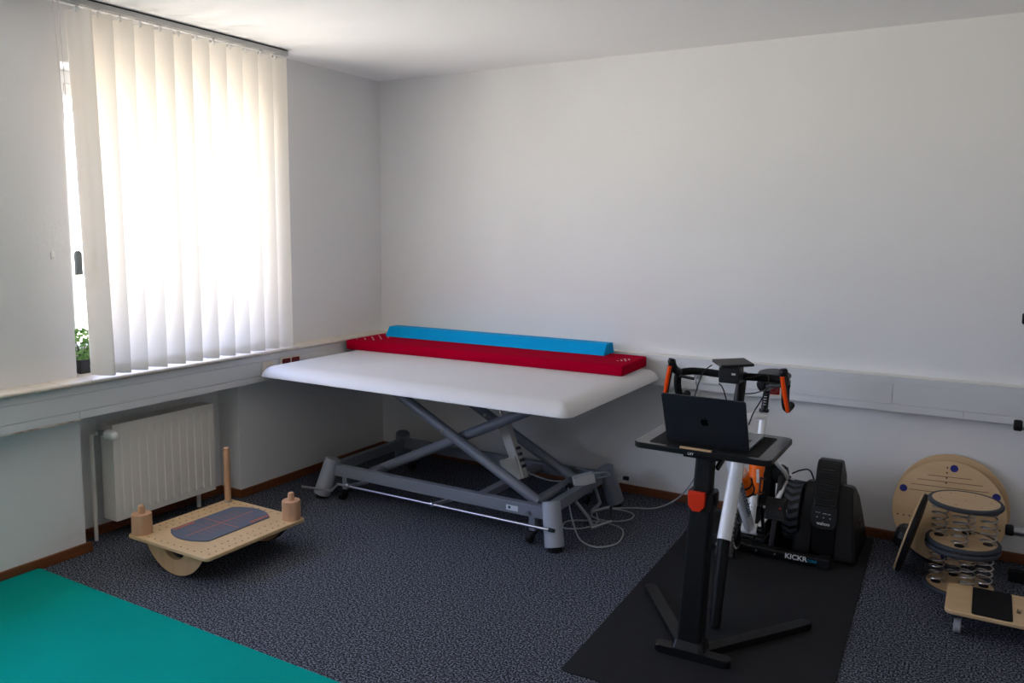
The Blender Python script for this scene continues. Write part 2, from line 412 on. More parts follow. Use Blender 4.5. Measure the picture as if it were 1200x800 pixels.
# ================================================================== VERTICAL BLIND
bl = thing('vertical_blind', 'cream vertical slat blind hanging from a ceiling rail over the window', 'blind', (.17, -1.65, .896))
rail = B().box(.150, .190, -2.42, -1.035, 2.567, 2.592, .002).box(.163, .177, -2.41, -1.04, 2.564, 2.568)
rail = rail.obj('headrail', 'light_plastic', bl)
B().box(.153, .187, -2.42, -1.037, 2.5922, 2.5965).box(.158, .182, -2.42, -1.04, 2.5965, 2.5998).obj('ceiling_clip_strip', 'dark_grey', rail)
N = 12; SW = .127
ys = [-2.280 + i*(2.280-1.115)/(N-1) for i in range(N)]; ys = ys+[ys[0]+.009]  # last entry: extra slat added unseen behind the first to dim it
for i, y in enumerate(ys):
    ang = math.radians((73, 68, 70, 66, 67, 66, 66, 65, 66, 65, 66, 64, 73)[i]) + (random.uniform(-.03, .03) if 0 < i < N else 0)
    # slat lies in a vertical plane; its far edge (towards +y) turns into the room
    M = TR(.168, y, 0) @ rotz(-ang)
    ln_ = (.020, .008)[i] if i < 2 else (.020 if i == N else 0)      # the end slats hang a little askew
    M = TR(0, ln_*2.545, 0) @ Matrix(((1, 0, 0, 0), (0, 1, -ln_, 0), (0, 0, 1, 0), (0, 0, 0, 1))) @ M
    zb, zt = .897, 2.545
    s = B(); n = 6
    ring = lambda z, t: [M @ Vector((.010*(1-(2*k/n-1)**2)*1.0 + t, -SW/2+SW*k/n, z)) for k in range(n+1)]
    zs = [zb, zb+.05, 1.2, 1.6, 2.0, 2.4, zt-.02, zt]
    rows = [[s.bm.verts.new(p) for p in ring(z, 0)] for z in zs]
    for A, C in zip(rows[:-1], rows[1:]):
        for k in range(n): s.bm.faces.new((A[k], A[k+1], C[k+1], C[k]))
    sl = s.obj('slat', 'blind_fabric', bl, sharp=60)
    h = B(); 
    R1 = [[h.bm.verts.new(p) for p in ring(z, .0022)] for z in (zb-.001, zb+.046)]
    for k in range(n): h.bm.faces.new((R1[0][k], R1[0][k+1], R1[1][k+1], R1[1][k]))
    h.obj('weight_pocket', 'blind_fabric', sl, sharp=60)
    h = B().box(-.004, .016, -.006, .006, zt-.012, zt+.012, .002, M=M).cyl(M @ Vector((.005, 0, zt)), M @ Vector((.005, 0, 2.566)), .003, n=8)
    h.obj('hanger', 'white_plastic', sl)
# operating chain with its weight
pts0 = Vector((.165, -2.375, 2.567)); pts1 = Vector((.165, -2.335, 1.475))
b = B()
for s_ in (-.011, .011):
    for k in range(150):
        t = k/149; p = pts0.lerp(pts1, t); p.y += s_*(1-t*.45) ; b.ball(p, .0026, 6, 4)
    b.tube([pts0+Vector((0, s_, 0)), pts1+Vector((0, s_*.55, 0))], .0009, 5)
tag(b.obj('bead_chain', 'bead', bl), kind='stuff')
M = basis((.165, -2.334, 1.425), (0, 1, 0), (0, 0, 1))
B().prism([(-.016, -.055), (.016, -.055)]+[(.016*math.cos(a*PI/8), .040+.016*math.sin(a*PI/8)) for a in range(9)], -.008, .008, M, bev=.002).obj('cord_weight', 'grey_plastic', bl)

own(tag(B().box(.0, .006, -2.364, -2.346, 1.437, 1.472, .002).cyl((.004, -2.355, 1.446), (.012, -2.355, 1.446), .004, n=10).obj('chain_clip', 'white_plastic'), 'small white clip screwed to the wall beside the blind', 'clip'))

# ================================================================== POTTED PLANT on the sill
pl = thing('potted_plant', 'small bushy green plant in a black pot on the window sill', 'plant', (-.10, -2.17, WZ0))
px_, py_ = -.10, -2.175
B().pad(px_-.045, px_+.045, py_-.045, py_+.045, [(.010, WZ0), (.004, WZ0+.03), (0, WZ0+.068), (.004, WZ0+.068), (.006, WZ0+.058)], .012).obj('pot', 'pot_black', pl)
b = B()
for k in range(16):
    a = k*2.4; r = .02+.028*random.random()
    b.tube([(px_+.01*math.cos(a), py_+.01*math.sin(a), WZ0+.05), (px_+r*math.cos(a), py_+r*math.sin(a), WZ0+.11+.06*random.random())], .0012, 5)
b.obj('stems', 'stem', pl)
b = B()
for k in range(210):
    th = random.uniform(0, 2*PI); u = random.random(); z = WZ0+.06+.155*u
    R = .062*math.sqrt(max(.05, 1-((u-.42)/.62)**2))*random.uniform(.55, 1)
    c = Vector((px_+R*math.cos(th), py_+R*math.sin(th), z)); q = .0105*random.uniform(.7, 1.2)
    A = Vector((math.cos(th), math.sin(th), random.uniform(-.2, .9))).normalized(); a_, b_, _ = frame(A)
    b.tri([c+a_*q*math.cos(t)+b_*q*.8*math.sin(t) + A*(.004 if i_ % 2 else 0) for i_, t in enumerate([j*PI/3 for j in range(6)])])
tag(b.obj('foliage', 'leaf', pl), kind='stuff')

# ================================================================== RADIATOR
ra = thing('radiator', 'cream fluted panel radiator in the wall niche under the window', 'radiator', (-.05, -1.79, .1))
y0, y1, z0, z1 = -2.10, -1.485, .10, .60
b = B()     # fluted front sheet
prof = []; nf = 12; wv = (y1-y0-.03)/nf; yy = y0+.015
prof.append((y0, -.004)); prof.append((yy, -.004))
for k in range(nf):
    q = yy+k*wv; prof += [(q+wv*.28, -.004), (q+wv*.36, -.0095), (q+wv*.62, -.0095), (q+wv*.70, -.004)]
prof += [(y1-.015, -.004), (y1, -.004)]
za, zb_ = z0+.045, z1-.05
rows = []
for z, f in ((z0, 0), (z0+.03, 0), (za, 1), (zb_, 1), (zb_+.012, 0), (z1, 0)):
    rows.append([b.bm.verts.new((-.004 + (x+.004)*f, y, z)) for (y, x) in prof])
for A, C in zip(rows[:-1], rows[1:]):
    for k in range(len(prof)-1): b.bm.faces.new((A[k], A[k+1], C[k+1], C[k]))
fp = b.obj('front_panel', 'radiator_paint', ra, sharp=25)
B().box(-.108, -.094, y0, y1, z0, z1, .003).obj('back_panel', 'radiator_paint', ra)
B().box(-.094, -.005, y0, y0+.005, z0, z1-.002, .001).cyl((-.05, y0-.0015, z0+.028), (-.05, y0+.001, z0+.028), .012).obj('side_cover', 'radiator_paint', ra)
B().box(-.094, -.005, y1-.005, y1, z0, z1-.002, .001).obj('side_cover', 'radiator_paint', ra)
b = B().box(-.096, -.086, y0, y1, z1-.004, z1).box(-.014, -.003, y0, y1, z1-.004, z1+.001)
for k in range(40):
    q = y0+.006+(y1-y0-.012)*k/39; b.box(-.088, -.012, q-.0016, q+.0016, z1-.010, z1)
b.obj('top_grille', 'radiator_paint', ra)
B().box(-.090, -.016, y0+.006, y1-.006, z0+.01, z1-.03).obj('convector_core', 'radiator_dark', ra, smooth=False)
v = B().cyl((-.045, y0-.055, z1-.035), (-.045, y0+.0, z1-.035), .011).cyl((-.045, y0-.035, z1-.035), (.02, y0-.035, z1-.035), .014)
v = v.obj('valve_body', 'chrome', ra)
B().lathe([(0, 0), (.016, 0), (.024, .008), (.025, .05), (.020, .068), (.012, .074), (0, .075)], (.0, y0-.035, z1-.035), (1, 0, 0), 20).obj('thermostat_head', 'white_plastic', v)
B().tube([(-.045, y0-.05, z1-.035), (-.06, y0-.052, z1-.036), (-.095, y0-.053, z1-.045), (-.10, y0-.053, z1-.07), (-.10, y0-.053, 0.0)], .010, 12).obj('pipe', 'radiator_paint', ra)
B().tube([(-.08, y1-.06, z0+.02), (-.08, y1-.06, 0.0)], .012, 12).obj('pipe', 'radiator_paint', ra)
B().cyl((-.05, y1, z0+.04), (-.05, y1+.012, z0+.04), .011).obj('vent_plug', 'black_plastic', ra)

# ================================================================== FLOOR MATS
own(tag(B().pad(.024, 2.35, -3.78, -2.512, [(.002, 0), (0, .003), (0, .013), (.003, .016)], .018).obj('exercise_mat', 'green_foam'), 'teal green foam exercise mat lying on the carpet beside the wall', 'mat'))
Mm = TR(2.895, -1.02, 0) @ rotz(math.radians(1.9))
own(tag(B().pad(-.445, .445, -.99, .96, [(.001, 0), (0, .001), (0, .004), (.002, .0055)], .02, M=Mm).obj('trainer_mat', 'black_mat'), 'thin black rubber mat under the bicycle and desk', 'mat'))

# ================================================================== ROCKER BOARD
rb = thing('rocker_board', 'wooden rocking balance board with grey pad, two peg knobs and a tall dowel', 'balance board', (.595, -1.963, 0))
X0, X1, Y0, Y1 = .318, .876, -2.262, -1.664
ZD = .155
dk = B().pad(X0, X1, Y0, Y1, [(.003, ZD-.018), (0, ZD-.015), (0, ZD-.003), (.003, ZD)], .022).obj('deck', 'birch', rb)
b = B()
for i in range(15):
    yq = Y0+.04+(Y1-Y0-.08)*i/14
    for xq in (X0+.034, X0+.085, X1-.034, X1-.085):
        b.cyl((xq, yq, ZD-.002), (xq, yq, ZD+.0004), .0042, n=8)
for j in range(8):
    xq = X0+.12+(X1-X0-.24)*j/7
    for yq in (Y0+.03, Y1-.03): b.cyl((xq, yq, ZD-.002), (xq, yq, ZD+.0004), .0042, n=8)
tag(b.obj('peg_hole', 'dark_dot', dk), kind='stuff')
R = .229; CX = .597
def rocker(yc):
    P = []
    th = math.asin(.205/R)
    for k in range(25):
        a = -th+2*th*k/24; P.append((CX+R*math.sin(a), R-R*math.cos(a)+.003))
    P += [(CX+.205, ZD-.018)]
    P += [(CX+.075*math.cos(k*PI/12), ZD-.018-.062*math.sin(k*PI/12)) for k in range(13)]
    P += [(CX-.205, ZD-.018)]
    M = Matrix(((1, 0, 0, 0), (0, 0, 1, yc), (0, 1, 0, 0), (0, 0, 0, 1)))
    o = B().prism(P, -.014, .014, M).obj('rocker', 'ply', rb, sharp=30)
    t = B(); L = []
    for k in range(25):
        a = -th+2*th*k/24; L.append((a))
    rings = []
    for a in L:
        c = Vector((CX+R*math.sin(a), yc, R-R*math.cos(a)+.003)); nrm = Vector((math.sin(a), 0, -math.cos(a)))
        rings.append([c+Vector((0, -.0145, 0))-nrm*.0003, c+Vector((0, .0145, 0))-nrm*.0003, c+Vector((0, .0145, 0))+nrm*.003, c+Vector((0, -.0145, 0))+nrm*.003])
    t.rings(rings).obj('rubber_tread', 'rubber', o)
rocker(-2.205); rocker(-1.722)
B().box(CX-.16, CX-.14, -2.191, -1.736, ZD-.05, ZD-.018, .002).obj('brace', 'ply', rb)
B().box(CX+.14, CX+.16, -2.191, -1.736, ZD-.05, ZD-.018, .002).obj('brace', 'ply', rb)
# pad with printed guide lines
xa, xb_, ya, yb = .452, .722, -2.125, -1.760
P = [(xa, ya)]+[(xa+(xb_-xa)*k/10, ya-.050*math.sin(PI*k/10)**.8) for k in range(1, 10)]+[(xb_, ya), (xb_, yb)]+[(xb_-(xb_-xa)*k/10, yb+.050*math.sin(PI*k/10)**.8) for k in range(1, 10)]+[(xa, yb)]
pd = B().prism(P, ZD, ZD+.006).obj('foot_pad', 'grey_pad', rb, sharp=30)
b = B(); zt = ZD+.0063; xm, ym = (xa+xb_)/2, (ya+yb)/2
def ln(x0, x1, y0, y1): b.box(x0, x1, y0, y1, ZD+.0058, zt)
ln(xm-.002, xm+.002, ya-.02, yb+.02); ln(xa+.012, xb_-.012, ym-.002, ym+.002)
for k in range(-4, 5):
    if k: ln(xm-.075, xm+.075, ym+k*.036-.0006, ym+k*.036+.0006)
b.obj('guide_lines', 'orange_print', pd)
def squiggle(xc, y_0, y_1):                      # worn orange lettering, too worn to read
    q = B(); n = 16
    for k in range(n):
        yk = y_0+(y_1-y_0)*k/(n-1); h = .006+.003*((k*7) % 3)
        q.box(xc-h, xc+h*.9, yk-.0022, yk+.0022, ZD+.0058, zt)
        q.box(xc-.003+.004*((k*5) % 3-1), xc+.003+.004*((k*5) % 3-1), yk, yk+(y_1-y_0)/(n-1), ZD+.0058, zt)
    q.obj('lettering', 'orange_print', pd)
squiggle(xa+.018, ya+.002, ya+.115); squiggle(xb_-.02, yb-.105, yb+.008)
for (kx, ky) in ((.366, -2.215), (.825, -1.712)):
    k = B().lathe([(0, ZD), (.044, ZD), (.0455, ZD+.003), (.0455, ZD+.092), (.042, ZD+.097), (0, ZD+.097)], (kx, ky, 0), n=32).obj('knob', 'beech', rb)
    B().lathe([(0, ZD+.09), (.0155, ZD+.097), (.0155, ZD+.128), (.012, ZD+.135), (.005, ZD+.138), (0, ZD+.138)], (kx, ky, 0), n=20).obj('knob_pin', 'beech', k)
st = B().lathe([(0, ZD), (.0165, ZD), (.0165, ZD+.286), (.013, ZD+.293), (0, ZD+.295)], (.357, -1.705, 0), n=20).obj('dowel', 'beech', rb)
B().cyl((.357, -1.705, ZD), (.357, -1.705, ZD+.010), .0195).obj('collar', 'steel', st)

# ================================================================== TREATMENT TABLE
tt = thing('treatment_table', 'wide white padded treatment table on a grey scissor-lift frame', 'treatment table', (1.15, -.67, 0))
TX0, TX1, TY0, TY1 = .135, 2.135, -1.285, -.078
ZT0, ZT1 = .738, .802
prof = [(.012, ZT0), (.0, ZT0+.001), (.0, ZT0+.005), (.005, ZT0+.017), (.016, ZT0+.032), (.031, ZT0+.045), (.050, ZT0+.055), (.075, ZT0+.0615), (.105, ZT1)]
B().pad(TX0, TX1, TY0, TY1, prof, .06, 8).obj('cushion', 'vinyl', tt, sharp=60)
B().pad(TX0+.09, TX1-.09, TY0+.09, TY1-.06, [(0, ZT0-.016), (0, ZT0+.004)], .05).obj('backing_board', 'black_matte', tt)
b = B()
for y in (-1.0, -.34): b.box(.45, 1.85, y-.02, y+.02, .682, .722, .003)
for x in (.47, 1.83): b.box(x-.02, x+.02, -.98, -.36, .682, .722, .003)
b.obj('upper_frame', 'steel_paint', tt)
FX0, FX1, FYA, FYB = .425, 1.885, -1.0, -.31
for y in (FYA, FYB): B().box(FX0, FX1, y-.022, y+.022, .135, .20, .004).obj('long_rail', 'steel_paint', tt)
for x in (FX0+.01, FX1-.01): B().box(x-.022, x+.022, FYA+.022, FYB-.022, .142, .20, .004).obj('end_rail', 'steel_paint', tt)
B().box(1.44, 1.49, FYA+.022, FYB-.022, .15, .19, .004).obj('cross_rail', 'steel_paint', tt)
B().box(.66, .70, FYA+.022, FYB-.022, .145, .175, .004).obj('cross_rail', 'steel_paint', tt)
for (x, y, sx_, sy_) in ((FX0+.02, FYA, -1, -1), (FX1+.02, FYA, 1, -1), (FX0, FYB, -1, 1), (FX1+.01, FYB, 1, 1)):
    p1 = Vector((x, y, .232)); p0 = Vector((x+sx_*.050, y+sy_*.050, .018))
    ft = B().cyl(p0, p1, .050, .047, 28, bev=.006).obj('foot', 'steel_paint_lit' if sy_ < 0 else 'steel_paint', tt)  # front feet get a lighter paint: the light on them is in the colour
    B().cyl((p0.x, p0.y, 0), (p0.x, p0.y, .024), .036).obj('rubber_foot', 'rubber', ft)
    cx, cy = x-sx_*.10, y-sy_*.0
    cs = B().box(cx-.018, cx+.018, cy-.018, cy+.018, .062, .136, .003).obj('caster_post', 'steel_paint', tt)
    B().cyl((cx-.014, cy-.03, .034), (cx+.014, cy-.03, .034), .030, n=20, bev=.005).obj('caster_wheel', 'rubber', cs)
    B().box(cx-.022, cx+.022, cy-.045, cy+.012, .044, .064, .006).obj('caster_fork', 'black_plastic', cs)
def arm(p, q, r, name='scissor_arm'): return B().cyl(p, q, r, n=20).obj(name, 'steel_paint', tt)
for (yA, yB) in ((-.875, -.80), (-.43, -.50)):
    a = arm((.745, yA, .69), (1.77, yA, .165), .029)
    B().cyl((1.165, yA-.031, .476), (1.165, yA-.026, .476), .011, n=12).obj('pivot_bolt', 'chrome', a)
    arm((.57, yB, .115), (1.79, yB, .69), .029)
arm((.66, -.82, .16), (.66, -.48, .16), .022, 'pivot_tube'); arm((1.76, -.89, .17), (1.76, -.41, .17), .026, 'pivot_tube'); arm((1.50, -.80, .555), (1.50, -.50, .555), .02, 'pivot_tube')
# lifting motor
ax = Vector((.12, 0, -.30)).normalized()
p = Vector((1.385, -.66, .60))
ac = B().bar(p+ax*.115, p+ax*.43, .052, .060, .006, up=(1, 0, .4)).obj('lift_motor', 'light_plastic', tt)
B().cyl(p-ax*.03, p+ax*.12, .011, n=14).obj('piston', 'steel', ac)
q = p+ax*.36
B().bar(q+Vector((-.085, 0, -.035)), q+Vector((.02, 0, .005)), .075, .135, .008, up=(.38, 0, -.92)).obj('motor_housing', 'light_plastic', ac)
B().bar(p+ax*.43, p+ax*.49, .03, .03, .003, up=(1, 0, .4)).obj('motor_bracket', 'dark_grey', ac)
for k in range(4): B().cyl(q+ax*(k*.035-.10)+Vector((.03, -.01, .012)), q+ax*(k*.035-.10)+Vector((.05, -.01, .02)), .009, n=10).obj('plug', 'dark_grey', ac)
cb = B().bar((1.835, -.60, .212), (1.925, -.53, .238), .062, .052, .005).obj('control_box', 'light_plastic', tt)
B().cyl((1.84, -.655, .205), (1.84, -.675, .20), .018, n=14).obj('cable_gland', 'black_plastic', cb)
B().tube(catmull([(1.90, -.53, .25), (1.97, -.47, .255), (1.965, -.42, .22), (1.86, -.43, .19), (1.70, -.55, .18), (1.58, -.62, .22), (1.53, -.63, .25)], 6), .0045, 8).obj('motor_cable', 'cord_grey', tt)
# foot control rod along the front
fr = B().tube([(.345, -1.16, .084), (.545, -1.125, .086), (.585, -1.115, .128), (1.96, -1.115, .130)], .0072, 12).obj('foot_rod', 'chrome', tt)
B().cyl((1.955, -1.115, .130), (1.985, -1.115, .130), .0095, n=14).obj('rod_cap', 'rubber', fr)
for x in (.66, 1.25): B().bar((x, -1.115, .128), (x+.05, -1.0, .132), .012, .02, .002).cyl((x-.008, -1.115, .13), (x+.008, -1.115, .13), .013, n=12).obj('rod_bracket', 'steel', fr)
# pedal loops at the right end
for k, (pa, pb) in enumerate((((1.975, -.66, .085), (2.03, -.52, .085)), ((2.045, -.82, .06), (2.095, -.67, .06)))):
    B().tube([pa, pb], .008, 12).obj('foot_pedal', 'chrome', fr)
B().tube([(1.90, -.70, .14), (1.99, -.72, .07), (2.045, -.80, .06)], .010, 10).obj('pedal_arm', 'steel_paint', fr)
B().tube([(2.03, -.53, .085), (2.095, -.67, .06)], .008, 10).obj('pedal_arm', 'dark_grey', fr)
B().tube([(1.90, -.45, .14), (1.96, -.52, .09), (1.975, -.66, .085)], .010, 10).obj('pedal_arm', 'steel_paint', fr)
B().cyl((1.99, -.26, .17), (2.02, -.26, .17), .012, n=12).obj('rod_knob', 'rubber', tt)
sk = B().box(1.655, 1.725, -1.0232, -1.0215, .150, .178).obj('maker_label', 'sticker', tt)
B().cyl((1.675, -1.0242, .166), (1.675, -1.0230, .166), .008, n=12).obj('label_mark', 'teal_print', sk)
B().cyl((1.79, -1.035, .158), (1.79, -1.02, .158), .010, n=10).obj('bolt', 'chrome', tt)

# ================================================================== FOAM BLOCKS on the table
M = TR(1.085, -.292, ZT1) @ rotz(math.radians(1.6))
rs = B().pad(-.965, .965, -.205, .185, [(.006, 0), (.001, .006), (0, .03), (.0, .054), (.006, .060)], .012, 4, M=M).obj('red_foam_pad', 'red_fabric', None, sharp=50)
own(tag(rs, 'long dark red foam mattress lying along the back of the treatment table', 'foam pad'))
b = B()
for k in range(26):
    xq = .15+.145*((k*37) % 26)/26
    yq = -.45+.30*k/26; 
    b.box(xq, xq+.012, yq, yq+.006, ZT1+.0598, ZT1+.0606)
for k in range(12): b.box(1.96+.05*((k*5) % 12)/12, 1.97+.05*((k*5) % 12)/12, -.33+.10*k/12, -.325+.10*k/12, ZT1+.0598, ZT1+.0606)
tag(b.obj('faded_print', 'grout', rs), kind='stuff')
ZB = ZT1+.0608
M = TR(1.03, -.150, ZB) @ rotz(math.radians(1.0)) @ Matrix(((0, 0, 1, 0), (1, 0, 0, 0), (0, 1, 0, 0), (0, 0, 0, 1)))
own(tag(B().prism([(-.078, .0), (.074, .0), (.074, .006), (.052, .064), (-.040, .064), (-.078, .008)], -.80, .80, M, bev=.003).obj('blue_foam_bar', 'blue_vinyl'), 'long bright blue trapezoid foam bar on top of the red mattress', 'foam bar'))

# ================================================================== SOCKETS on the duct
def socket(loc, nrm, n, face, insert, label, group=None, w=.08, h=.082):
    t = thing('wall_socket', label, 'socket', loc, group=group)
    nrm = Vector(nrm); side = Vector((0, 0, 1)).cross(nrm)
    def M(off, z, d): return basis(Vector(loc)+side*off+Vector((0, 0, z))+nrm*d, side, (0, 0, 1))
    B().prism(rrect(w*n, h, .006), 0, .009, M(0, 0, 0), bev=.0015).obj('cover_plate', face, t)
    for k in range(n):
        o = (k-(n-1)/2)*w*.94
        B().prism(rrect(.062, .062, .006), .009, .0115, M(o, 0, 0), bev=.001).obj('insert', insert, t)
        B().lathe([(.021, .0116), (.021, .013), (.019, .013), (.019, .0105), (0, .0105)], M(o, 0, 0).translation, nrm, 24).obj('socket_ring', face if insert == face else 'socket_dark', t)
        for s in (-1, 1): B().cyl(M(o+s*.0095, 0, .0100).translation, M(o+s*.0095, 0, .0122).translation, .003, n=8).obj('pin_hole', 'socket_dark', t)
    return t
sk1 = socket((2.392, -.0605, .778), (0, -1, 0), 2, 'white_plastic', 'white_plastic', 'white double socket on the wall duct behind the handlebar', w=.083)
B().cyl((2.351, -.0715, .778), (2.351, -.100, .778), .019, n=18, bev=.004).obj('plug', 'cord_grey', sk1)
socket((2.77, -.0605, .745), (0, -1, 0), 1, 'sill_tile', 'red_socket', 'single beige socket with red insert on the duct behind the saddle', w=.086)
socket((.101, -.995, .775), (1, 0, 0), 2, 'sill_tile', 'red_socket', 'double socket with two red inserts on the duct beside the table')
socket((.101, -1.175, .765), (1, 0, 0), 1, 'sill_tile', 'sill_tile', 'plain beige socket on the duct under the window blind')
# power cord from the table over the carpet and up to the socket
b = B().tube(catmull([(1.84, -.675, .20), (1.88, -.73, .10), (1.955, -.80, .008), (2.04, -.89, .006), (2.13, -.905, .006), (2.19, -.80, .006), (2.145, -.63, .006), (2.05, -.575, .006), (1.93, -.59, .006), (1.83, -.66, .006), (1.86, -.76, .006), (1.96, -.72, .013), (1.985, -.60, .013), (1.90, -.42, .006), (1.98, -.34, .006), (2.09, -.36, .006), (2.115, -.44, .006), (2.08, -.52, .010), (2.0, -.56, .012), (1.90, -.50, .006), (1.93, -.36, .006), (2.06, -.27, .006), (2.18, -.21, .012), (2.30, -.16, .09), (2.40, -.15, .26), (2.43, -.14, .42), (2.39, -.12, .62), (2.355, -.12, .74), (2.351, -.105, .778)], 7), .0042, 8)
b.obj('power_cord', 'cord_grey', tt)

# ================================================================== BICYCLE on the trainer
XB = 2.842                                             # its mid plane
bk = thing('road_bicycle', 'white road bicycle with black drop bars and orange brake levers clamped in the trainer', 'bicycle', (XB, -.85, .0055))
BBc = Vector((XB, -.775, .205)); COLL = Vector((XB, -.595, .735)); AX = Vector((XB, -.31, .325))
HB = Vector((XB, -1.165, .62)); HT = Vector((XB, -1.095, .80))            # head tube bottom, top
sdir = (HT-HB).normalized()
fr = B().tube([BBc, BBc.lerp(COLL, .5), COLL], [.021, .0175, .0175], 16).obj('seat_tube', 'bike_white', bk)
B().tube([HB+Vector((0, .0, .02)), HB.lerp(BBc, .5), BBc], [.024, .026, .025], 16).obj('down_tube', 'bike_white', bk)
B().tube([HT+Vector((0, 0, -.025)), HT.lerp(COLL, .6)+Vector((0, 0, -.012)), COLL+Vector((0, 0, -.028))], [.022, .019, .018], 16).obj('top_tube', 'bike_white', bk)
B().cyl(HB, HT, .027, .025, 20, bev=.003).obj('head_tube', 'bike_white', bk)
B().cyl(BBc+Vector((-.036, 0, 0)), BBc+Vector((.036, 0, 0)), .027, n=20, bev=.003).obj('bottom_bracket', 'bike_white', bk)
B().box(XB-.030, XB+.030, -.815, -.765, .162, .182, .006).obj('bracket_guard', 'black_plastic', bk)
for s in (-1, 1):
    D = AX+Vector((s*.072, 0, 0)); J = Vector((XB+s*.045, -.50, .40))
    B().tube(catmull([COLL+Vector((s*.010, .02, -.16)), Vector((XB+s*.048, -.50, .465)), Vector((XB+s*.066, -.38, .385)), D], 5), .0115, 10).obj('seat_stay', 'bike_white', bk)
    B().tube(catmull([BBc+Vector((s*.030, .02, .0)), Vector((XB+s*.052, -.60, .245)), D], 5), .0115, 10).obj('chain_stay', 'bike_white', bk)
    B().bar(D+Vector((0, -.015, .01)), D+Vector((0, .02, -.015)), .008, .035, .003).obj('dropout', 'bike_white', bk)
# single-leg fork
FXo = 2.880; fdir = Vector((0, -.252, -.66)).normalized(); FT = Vector((FXo, -1.155, .69)); FM = Vector((FXo-.003, -1.345, .347)); FB = Vector((FXo-.006, -1.425, .012))
fk = B().tube([FT, FM], .0285, 24).obj('fork_leg', 'bike_white', bk)
B().cyl(FM+(FB-FM).normalized()*-.01, FB, .0250, .0235, 24, bev=.004).obj('fork_slider', 'black_satin', fk)
B().bar(HB+Vector((0, -.02, -.005)), FT+Vector((0, 0, -.06)), .045, .05, .006).obj('fork_crown', 'bike_white', fk)
B().bar(HT+sdir*.01, Vector((FXo, -1.13, .755))+Vector((0, 0, .0)), .04, .02, .004).obj('fork_clamp', 'black_plastic', fk)
B().cyl(FT, FT+Vector((0, .022, .065)), .026, .022, 20, bev=.003).obj('fork_cap', 'black_plastic', fk)
ST = HT+sdir*.20
B().cyl(HT-sdir*.005, ST, .0235, .021, 20, bev=.003).obj('steerer_spacers', 'black_satin', bk)
BC = Vector((XB+.004, -1.165, .992))                            # bar centre
B().bar(ST-sdir*.02, BC, .038, .04, .008).obj('stem', 'black_satin', bk)
# handlebar
hb = B()
for s in (-1, 1):
    P = [BC, BC+Vector((s*.06, .0, .002)), BC+Vector((s*.15, .004, .004)), BC+Vector((s*.20, -.012, .002)), BC+Vector((s*.220, -.050, -.003)), BC+Vector((s*.222, -.070, -.020)), BC+Vector((s*.222, -.066, -.060)), BC+Vector((s*.221, -.040, -.098)), BC+Vector((s*.220, .005, -.112)), BC+Vector((s*.220, .060, -.110))]
    hb.tube(catmull(P, 5), .0158, 14)
hb = hb.obj('handlebar', 'black_matte', bk)
for s in (-1, 1):
    c = BC+Vector((s*.222, -.060, .006))
    hd = B().tube(catmull([c, c+Vector((s*.003, -.035, .012)), c+Vector((s*.004, -.065, .032)), c+Vector((s*.004, -.082, .058)), c+Vector((s*.003, -.084, .068))], 5), [.017]*6+[.0175]*5+[.0165]*5+[.013]*4+[.006], 14)
    hd = hd.obj('brake_hood', 'black_plastic', bk)
    t0 = c+Vector((s*.004, -.092, .038)); t1 = t0+Vector((s*.024, .012, -.140))
    B().tube([t0, t0.lerp(t1, .5)+Vector((0, -.006, 0)), t1], [.013, .0125, .010], 12).obj('brake_lever', 'black_plastic', hd)
    lv = B().tube([t0+Vector((0, -.0075, .0)), t0.lerp(t1, .5)+Vector((0, -.0145, 0)), t1+Vector((0, -.0065, .002))], [.0085, .0088, .0072], 12).obj('orange_lever_face', 'orange_plastic', hd)
    B().bar(c+Vector((-s*.012, -.03, -.012)), c+Vector((-s*.075, -.015, -.022)), .014, .012, .004).obj('shift_paddle', 'dark_grey', hd)
# cockpit display holder
mt = B().box(XB-.036, XB+.048, -1.265, -1.19, .976, 1.042, .005).obj('display_holder', 'black_plastic', bk)
Mp = TR(XB+.010, -1.222, 1.056) @ Matrix.Rotation(math.radians(5), 4, 'X') @ Matrix.Rotation(math.radians(2), 4, 'Y') @ rotz(math.radians(38))
B().box(-.070, .070, -.052, .052, -.006, .006, .003, M=Mp).obj('display', 'dark_grey', mt)
B().box(XB+.018, XB+.034, -1.2665, -1.264, 1.012, 1.020).obj('holder_mark', 'light_plastic', mt)
# saddle
def saddle():
    b = B(); rings = []
    L = [(-.150, .014, .030), (-.142, .024, .042), (-.09, .028, .050), (-.03, .036, .056), (.03, .058, .058), (.08, .075, .058), (.115, .080, .056), (.13, .066, .048), (.135, .03, .036)]
    for (dy, w, h) in L:
        yc = -.615+dy; zt_ = .915+.010*max(0, dy)/.13-.004*(1 if dy < -.12 else 0); r = []
        for k in range(18):
            a = 2*PI*k/18; cz = math.sin(a); cx = math.cos(a)
            z = zt_-h*.42 + (h*.42*cz if cz > 0 else h*.9*cz*(1-abs(cx)*.3))
            r.append(Vector((XB+.022+w*(abs(cx)**.8)*(1 if cx > 0 else -1), yc, z)))
        rings.append(r)
    return b.rings(rings)
sd = saddle().obj('saddle', 'black_plastic', bk, sharp=60)
for s in (-1, 1): B().tube(catmull([(XB+.012+s*.012, -.73, .878), (XB+.012+s*.02, -.66, .858), (XB+.012+s*.022, -.57, .856), (XB+.022+s*.03, -.50, .876)], 5), .0035, 8).obj('saddle_rail', 'dark_grey', sd)
sp = B().cyl(COLL-Vector((0, 0, .01)), Vector((XB+.006, -.573, .848)), .0160, .0155, 18).obj('seat_post', 'black_satin', bk)
B().box(XB-.018, XB+.030, -.610, -.535, .840, .862, .006).obj('saddle_clamp', 'black_plastic', sp)
